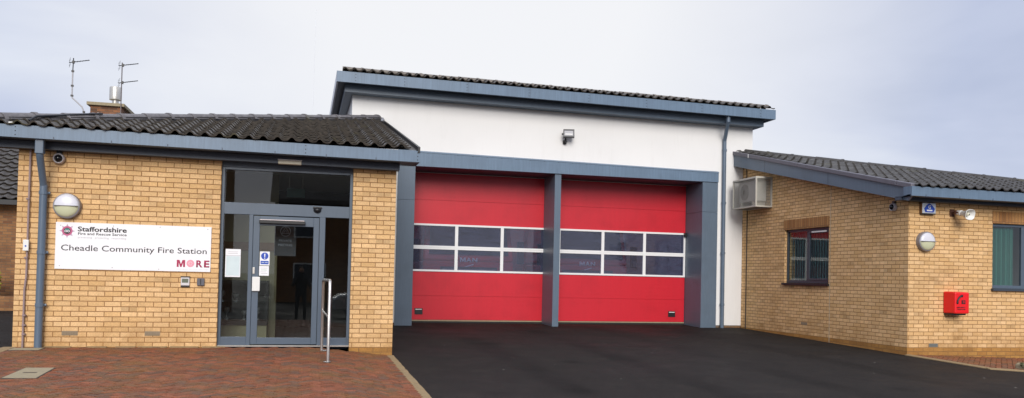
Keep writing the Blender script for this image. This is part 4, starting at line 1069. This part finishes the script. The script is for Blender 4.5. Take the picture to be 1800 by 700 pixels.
# ------------------------------------------------------------------ neighbour house behind the left end, chimney and aerials
NB = thing('brick_house', 'old brown brick house with dark pantiles behind the left wing', 'house', (-10, 12, .07))
m = MB(); m.box(-5, 5.0, 0, 7.0, -.6, 3.0); m.build('wall', OLDBRICK, NB)
PN = math.radians(27)
m = MB()
rz_ = 3.0+3.9*math.tan(PN)
hz = tile_field('roof', TILE, NB, 10.8, 4.45, (-5.4, -.42, 2.96), PN, 0, gauge=.34, period=.30, amp=.04, seed=41, seg=6, lift=.04)
m = MB(); m.poly([(-5.3, -.3, 2.93), (5.3, -.3, 2.93), (5.3, 3.5, 4.87), (-5.3, 3.5, 4.87)]); m.poly([(-5.3, 3.5, 4.9), (5.3, 3.5, 4.9), (5.3, 7.4, 2.9), (-5.3, 7.4, 2.9)]); m.poly([(5.0, 0, 3.0), (5.0, 7, 3.0), (5.0, 3.5, 4.86)]); m.split('back_slope', TILE, hz)
ridge_caps('ridge_tiles', RIDGED, hz, (-5.4, 3.55, 4.93), (5.4, 3.55, 4.93))
m = MB(); m.box(-5.4, 5.4, -.46, -.40, 2.82, 2.95); m.build('gutter', BLACK, NB)
# chimney: seen above the hip
ch = MB(); ch.box(3.64, 4.52, 2.0, 3.7, 3.6, 6.10); ch = ch.build('chimney', brick_mat('chimney_brick', (.30, .13, .06), (.12, .06, .035), (.15, .11, .08), (.04, .03, .025), .8), NB)
MB().box(3.55, 4.60, 1.92, 3.80, 6.10, 6.19).build('coping', CONC, ch)
m = MB(); m.lathe([(.095, 0), (.095, .26)], (4.23, 2.5, 6.19), (0, 0, 1), 20); m.lathe([(.175, .20), (.178, .22), (.178, .58), (.165, .60), (.16, .57)], (4.23, 2.5, 6.19), (0, 0, 1), 28); m.build('steel_flue', plain('flue_steel', (.55, .53, .49), .35, .6, .2, 5), ch, smooth=True)
m = MB(); m.lathe([(.10, 0), (.10, .08), (.08, .09), (.08, .16), (.06, .18)], (3.98, 1.6, 5.62), (0, 0, 1), 16); m.build('vent_pot', WHITEP, hz, smooth=True)
# aerials
def yagi(mb, c, d, L, n, el=.12, dark=True):
    c = Vector(c); d = Vector(d).normalized(); mb.tube([c-d*.12, c+d*L], .012, 6)
    sd = Vector((0, 0, 1)).cross(d).normalized()
    for i in range(n):
        p = c+d*(L*(i+.5)/n); k = el*(1-.3*i/n); mb.tube([p-sd*k, p+sd*k], .0045, 5)
    for zz in (-.10, -.05, .05, .10):
        p = c-d*.10+Vector((0, 0, zz)); mb.tube([p-sd*.22, p+sd*.22], .0045, 5)
    mb.box(c.x-.03, c.x+.03, c.y-.03, c.y+.03, c.z-.04, c.z+.04)
a1_ = thing('tv_aerial', 'bent white pole aerial left of the chimney', 'aerial', (-6.5, 13.9, 5.75), 'television aerials by the chimney')
MB().tube([(0, 0, -.6), (-.02, 0, .20), (-.06, 0, .32), (-.34, 0, .58), (-.35, 0, .70), (-.35, 0, 1.38)], .02, 8).build('mast', plain('aerial_white', (.42, .41, .42), .5, 0, .1), a1_, smooth=True)
m = MB(); m.tube([(-.35, 0, 1.38), (-.34, 0, 1.78)], .016, 6); yagi(m, (-.34, 0, 1.66), (.9, .3, .28), .45, 6); m.build('antenna_head', BLACK, a1_)
m = MB()
for zz in (.92, 1.36, .62): m.box(-.385, -.315, -.03, .03, zz, zz+.05)
m.box(-.04, .02, -.03, .03, .15, .2); m.split('mast_clip', BLACK, a1_)
a2_ = thing('tv_aerial', 'straight dark pole with two aerial heads right of the flue', 'aerial', (-5.49, 13.9, 5.85), 'television aerials by the chimney')
MB().tube([(0, 0, -.6), (0, 0, 1.0), (.0, 0, 1.66)], .016, 8).build('mast', plain('aerial_grey', (.16, .14, .14), .6), a2_)
for zz in (1.58, 1.05):
    m = MB(); yagi(m, (.02, 0, zz), (.9, .3, .26), .45, 7, .10); m.build('antenna_head', BLACK, a2_)
wp = MB().tube([(.17, 12, 4.2), (.18, 12, 5.9), (.19, 12, 9.2)], [.006, .005, .003], 6).build('whip_antenna', plain('antenna_white', (.75, .77, .8), .5)); tag(wp, 'thin pale whip antenna rising behind the left wing roof', 'antenna')
# low garden wall & shrub at far left
gw = MB(); gw.box(-12.5, -5.6, 10.6, 10.85, .0, .45); tag(gw.build('garden_wall', OLDBRICK), 'low rough brick bed wall at the left edge', 'wall')
def leaves(m, c, r, n, s=.05, seed=1):
    rg = random.Random(seed)
    for i in range(n):
        d = Vector((rg.gauss(0, 1), rg.gauss(0, 1), rg.gauss(0, .9))).normalized()*(rg.random()**.4)
        p = Vector(c)+Vector((d.x*r[0], d.y*r[1], d.z*r[2])); a = Vector((rg.gauss(0, 1), rg.gauss(0, 1), rg.gauss(0, 1))).normalized()*s*rg.uniform(.6, 1.3); b = a.orthogonal().normalized()*s*.5
        m.poly([p-a, p-b, p+a, p+b])
sh = thing('shrub', 'yellow green shrub against the brown house at the left edge', 'shrub', (-8.0, 10.95, .1))
m = MB(); leaves(m, (0, 0, .75), (.38, .3, .5), 900, .05); m.build('foliage', plain('yellow_green_leaf', (.28, .26, .02), .6, 0, .4, 10), sh)
m = MB()
for i in range(6): m.tube([(0, 0, 0), (.25*math.cos(i), .2*math.sin(i), .8)], [.02, .006], 5)
m.build('stem', TIMBER, sh)

# ------------------------------------------------------------------ across the road (seen only in the glass)
OH = thing('brick_house', 'brick house across the road mirrored in the glass', 'house', (4.0, -34, gz(-34)))
m = MB(); m.box(-5.5, 4.5, -8, 0, 0, 5.6); m.prism([(-5.5, 0, 5.6), (-5.5, -8, 5.6), (-5.5, -4, 8.4)], (10, 0, 0)); m.build('wall', OLDBRICK, OH)
m = MB(); m.prism([(-5.8, .4, 5.5), (-5.8, .3, 5.75), (-5.8, -4, 8.75), (-5.8, -4, 8.5)], (10.6, 0, 0)); m.prism([(-5.8, -8.4, 5.5), (-5.8, -8.3, 5.75), (-5.8, -4, 8.75), (-5.8, -4, 8.5)], (10.6, 0, 0)); m.build('roof', TILE, OH)
for (xx, zz, w_) in ((-4.5, 1.0, 1.8), (-4.5, 3.6, 1.6), (-.9, 3.6, 1.3), (1.6, 1.0, 1.9), (1.6, 3.6, 1.6)):
    w = MB().box(xx, xx+w_, 0, .05, zz, zz+1.2).build('window', WHITEP, OH); MB().box(xx+.08, xx+w_-.08, .051, .06, zz+.08, zz+1.12).build('pane', plain('dull_glass', (.05, .06, .08), .1), w)
MB().box(-.9, .05, 0, .06, .0, 2.1).build('door', plain('door_paint', (.5, .5, .5), .4), OH)
up = thing('telegraph_pole', 'telegraph pole across the road mirrored in the transom glass', 'pole', (-2.95, -22, gz(-22)))
MB().tube([(0, 0, -.5), (0, 0, 9)], [.2, .15], 12).build('post', TIMBER, up); MB().box(-.7, .7, -.05, .05, 8.0, 8.12).build('crossarm', TIMBER, up)
cr = thing('parked_car', 'silver car parked across the forecourt mirrored in the door glass', 'car', (3.2, -17.5, gz(-17.5)))
SIL = plain('silver_paint', (.50, .52, .54), .25, .5, .03)
prof = [(-2.1, .35), (-2.1, .75), (-1.9, .90), (-1.2, .98), (-.55, 1.40), (.8, 1.43), (1.55, 1.05), (2.05, .95), (2.1, .4)]
m = MB(); m.rings([[(p[0], y_, p[1]) for p in prof] if k else [(p[0]*.98, y_, .35+(p[1]-.35)*.93) for p in prof] for y_, k in ((-.86, 0), (-.72, 1), (.72, 1), (.86, 0))], True, True); m.build('body', SIL, cr, bevel=.03)
m = MB(); m.box(-.75, 1.15, .80, .865, .95, 1.28); m.build('side_window', plain('car_glass', (.02, .02, .03), .05), cr)
for xx in (-1.35, 1.35):
    for yv in (-.8, .62): MB().lathe([(.2, 0), (.31, .02), (.32, .1), (.31, .18), (.2, .2)], (xx, yv, .32), (0, 1, 0), 20).build('wheel', BLACKR, cr, smooth=True)
def tree(loc, h, seed, label):
    t_ = thing('tree', label, 'tree', loc, 'trees across the road')
    rg = random.Random(seed); m = MB(); m.tube([(0, 0, -.3), (.1, 0, h*.35), (0, .1, h*.8)], [.28, .18, .05], 8)
    m2 = MB()
    for i in range(14):
        a = rg.uniform(0, 6.3); z = h*rg.uniform(.35, .85); r = h*.26*rg.random()
        p = (r*math.cos(a), r*math.sin(a), z); m.tube([(0, 0, z*.7), p], [.06, .02], 5); leaves(m2, p, (h*.16, h*.16, h*.12), 260, .16, seed*50+i)
    m.build('trunk', TIMBER, t_); m2.build('crown', plain('leaf_green', (.05, .08, .025), .7, 0, .4, 3), t_)
tree((27, -36, gz(-36)), 9, 1, 'taller tree across the road on the right'); tree((33, -31, gz(-31)), 7.5, 2, 'shorter tree across the road on the far right')

# photographer standing behind the camera (mirrored in the entrance glass)
pr_ = thing('person', 'person in dark jacket holding up a camera, mirrored in the entrance door', 'person', (-.02, -13.72, gz(-13.7)))
def skin_body(name, verts, edges, rad, mat, parent, root=0):
    me = bpy.data.meshes.new(name); me.from_pydata(verts, edges, []); me.update(); o = bpy.data.objects.new(name, me); col.objects.link(o); o.parent = parent
    o.modifiers.new('Skin', 'SKIN'); sv = me.skin_vertices[0].data if me.skin_vertices else None
    if sv is None:
        me.skin_vertices  # created by modifier
    for i, r in enumerate(rad): sv[i].radius = (r, r) if not hasattr(r, '__len__') else r; sv[i].use_root = (i == root)
    s_ = o.modifiers.new('Sub', 'SUBSURF'); s_.levels = 1; s_.render_levels = 2; me.materials.append(mat); return o
V_ = [(0, 0, .95), (0, 0, 1.15), (0, 0.0, 1.38), (0, .02, 1.48), (0, .03, 1.60), (0, .03, 1.68),
      (-.10, 0, .90), (-.12, .02, .50), (-.13, -.02, .10), (-.14, .12, .05), (.10, 0, .90), (.12, .02, .50), (.13, -.02, .10), (.14, .12, .05),
      (-.19, 0, 1.38), (-.27, .12, 1.14), (-.10, .27, 1.40), (.19, 0, 1.38), (.27, .12, 1.14), (.10, .27, 1.40)]
E_ = [(0, 1), (1, 2), (2, 3), (3, 4), (4, 5), (0, 6), (6, 7), (7, 8), (8, 9), (0, 10), (10, 11), (11, 12), (12, 13), (2, 14), (14, 15), (15, 16), (2, 17), (17, 18), (18, 19)]
R_ = [(.17, .12), (.16, .11), (.17, .11), .055, .10, .07, .09, .065, .045, .04, .09, .065, .045, .04, .07, .05, .035, .07, .05, .035]
try:
    skin_body('body', V_, E_, R_, CLOTHN, pr_)
except Exception as ex_:
    print('skin failed', ex_)
MB().sphere((0, .035, 1.66), .105, 16, 10, (.85, .95, 1.1)).build('head', SKIN, pr_, smooth=True)
MB().sphere((0, .015, 1.69), .112, 16, 10, (.88, .95, 1.0)).build('hair', plain('dark_hair', (.03, .02, .015), .7), pr_, smooth=True)

# ------------------------------------------------------------------ world, sun, camera
w = bpy.data.worlds.new('World'); sc.world = w; w.use_nodes = True; nt = w.node_tree; nt.nodes.clear()
N = nt.nodes.new; Lk = nt.links.new
out = N('ShaderNodeOutputWorld'); bg = N('ShaderNodeBackground'); sky = N('ShaderNodeTexSky'); sky.sky_type = 'NISHITA'; sky.sun_disc = False
EL, AZ = math.radians(26), math.radians(190)       # sun elevation; direction it comes from, clockwise from +Y
sky.sun_elevation = EL; sky.sun_rotation = AZ; sky.air_density = 1; sky.dust_density = 2
tc = N('ShaderNodeTexCoord'); mp = N('ShaderNodeMapping'); mp.inputs['Scale'].default_value = (1, 1, 2.6); mp.inputs['Location'].default_value = (.3, .1, .2); Lk(tc.outputs['Generated'], mp.inputs[0])
ns = N('ShaderNodeTexNoise'); ns.inputs['Scale'].default_value = 2.3; ns.inputs['Detail'].default_value = 5; ns.inputs['Roughness'].default_value = .48; ns.inputs['Distortion'].default_value = .3; Lk(mp.outputs[0], ns.inputs['Vector'])
# cloud brightness: bright patch up the street direction (thin cloud), duller to the sides
def dotdir(v):
    d = N('ShaderNodeVectorMath'); d.operation = 'DOT_PRODUCT'; Lk(tc.outputs['Generated'], d.inputs[0]); d.inputs[1].default_value = v; return d.outputs['Value']
def ramp(f, stops):
    r = N('ShaderNodeValToRGB'); e = r.color_ramp.elements
    while len(e) < len(stops): e.new(.5)
    for q, (p, c_) in zip(e, stops): q.position = p; q.color = (*c_, 1)
    Lk(f, r.inputs[0]); return r.outputs[0]
def mixc(a, b, f, mode='MIX'):
    x = N('ShaderNodeMix'); x.data_type = 'RGBA'; x.blend_type = mode
    for s_, v in ((x.inputs[6], a), (x.inputs[7], b), (x.inputs[0], f)):
        if isinstance(v, bpy.types.NodeSocket): Lk(v, s_)
        elif hasattr(v, '__len__'): s_.default_value = (*v, 1)
        else: s_.default_value = v
    return x.outputs[2]
bright = Vector((.195, .92, .34)).normalized()
glow = ramp(dotdir(bright), [(.865, (.0, .0, .0)), (.985, (1, 1, 1))])
cl = ramp(ns.outputs['Fac'], [(.34, (.33, .375, .51)), (.50, (.45, .49, .62)), (.66, (.60, .63, .71))])
cl = mixc(cl, (.73, .73, .745), glow)
zen = ramp(dotdir((0, 0, 1)), [(.36, (.333, .333, .333)), (.9, (.66, .64, .60))])
cl = mixc(cl, zen, 1.0, 'MULTIPLY')
cl10 = mixc(cl, (30, 30, 30), 1.0, 'MULTIPLY')
mx = mixc(sky.outputs[0], cl10, .93)
Lk(mx, bg.inputs[0]); bg.inputs[1].default_value = .1; Lk(bg.outputs[0], out.inputs[0])
ld = bpy.data.lights.new('sun', 'SUN'); ld.energy = 2.15; ld.angle = math.radians(30); ld.color = (1, .95, .88)
lo = bpy.data.objects.new('sun', ld); col.objects.link(lo)
sd = Vector((math.sin(AZ)*math.cos(EL), math.cos(AZ)*math.cos(EL), math.sin(EL)))
lo.rotation_euler = sd.to_track_quat('Z', 'Y').to_euler()

cd_ = bpy.data.cameras.new('camera'); cam = bpy.data.objects.new('camera', cd_); col.objects.link(cam); sc.camera = cam
yaw, pitch, roll = .2493, .0224, .0223
cy_, sy_, cp_, sp_ = math.cos(yaw), math.sin(yaw), math.cos(pitch), math.sin(pitch)
f = Vector((sy_*cp_, cy_*cp_, sp_)); r = Vector((cy_, -sy_, 0)); u_ = r.cross(f)
rr = math.cos(roll)*r+math.sin(roll)*u_; uu = -math.sin(roll)*r+math.cos(roll)*u_
cam.matrix_world = Matrix(((rr.x, uu.x, -f.x, 0), (rr.y, uu.y, -f.y, -13.24), (rr.z, uu.z, -f.z, 1.24), (0, 0, 0, 1)))
cd_.sensor_fit = 'HORIZONTAL'; cd_.sensor_width = 36; cd_.lens = 1445.5/1800*36; cd_.shift_y = 104.7/1800; cd_.clip_start = .05; cd_.clip_end = 3000
sc.view_settings.view_transform = 'Standard'; sc.view_settings.look = 'None'; sc.view_settings.exposure = .37; sc.view_settings.gamma = 1
sc.view_settings.use_curve_mapping = False
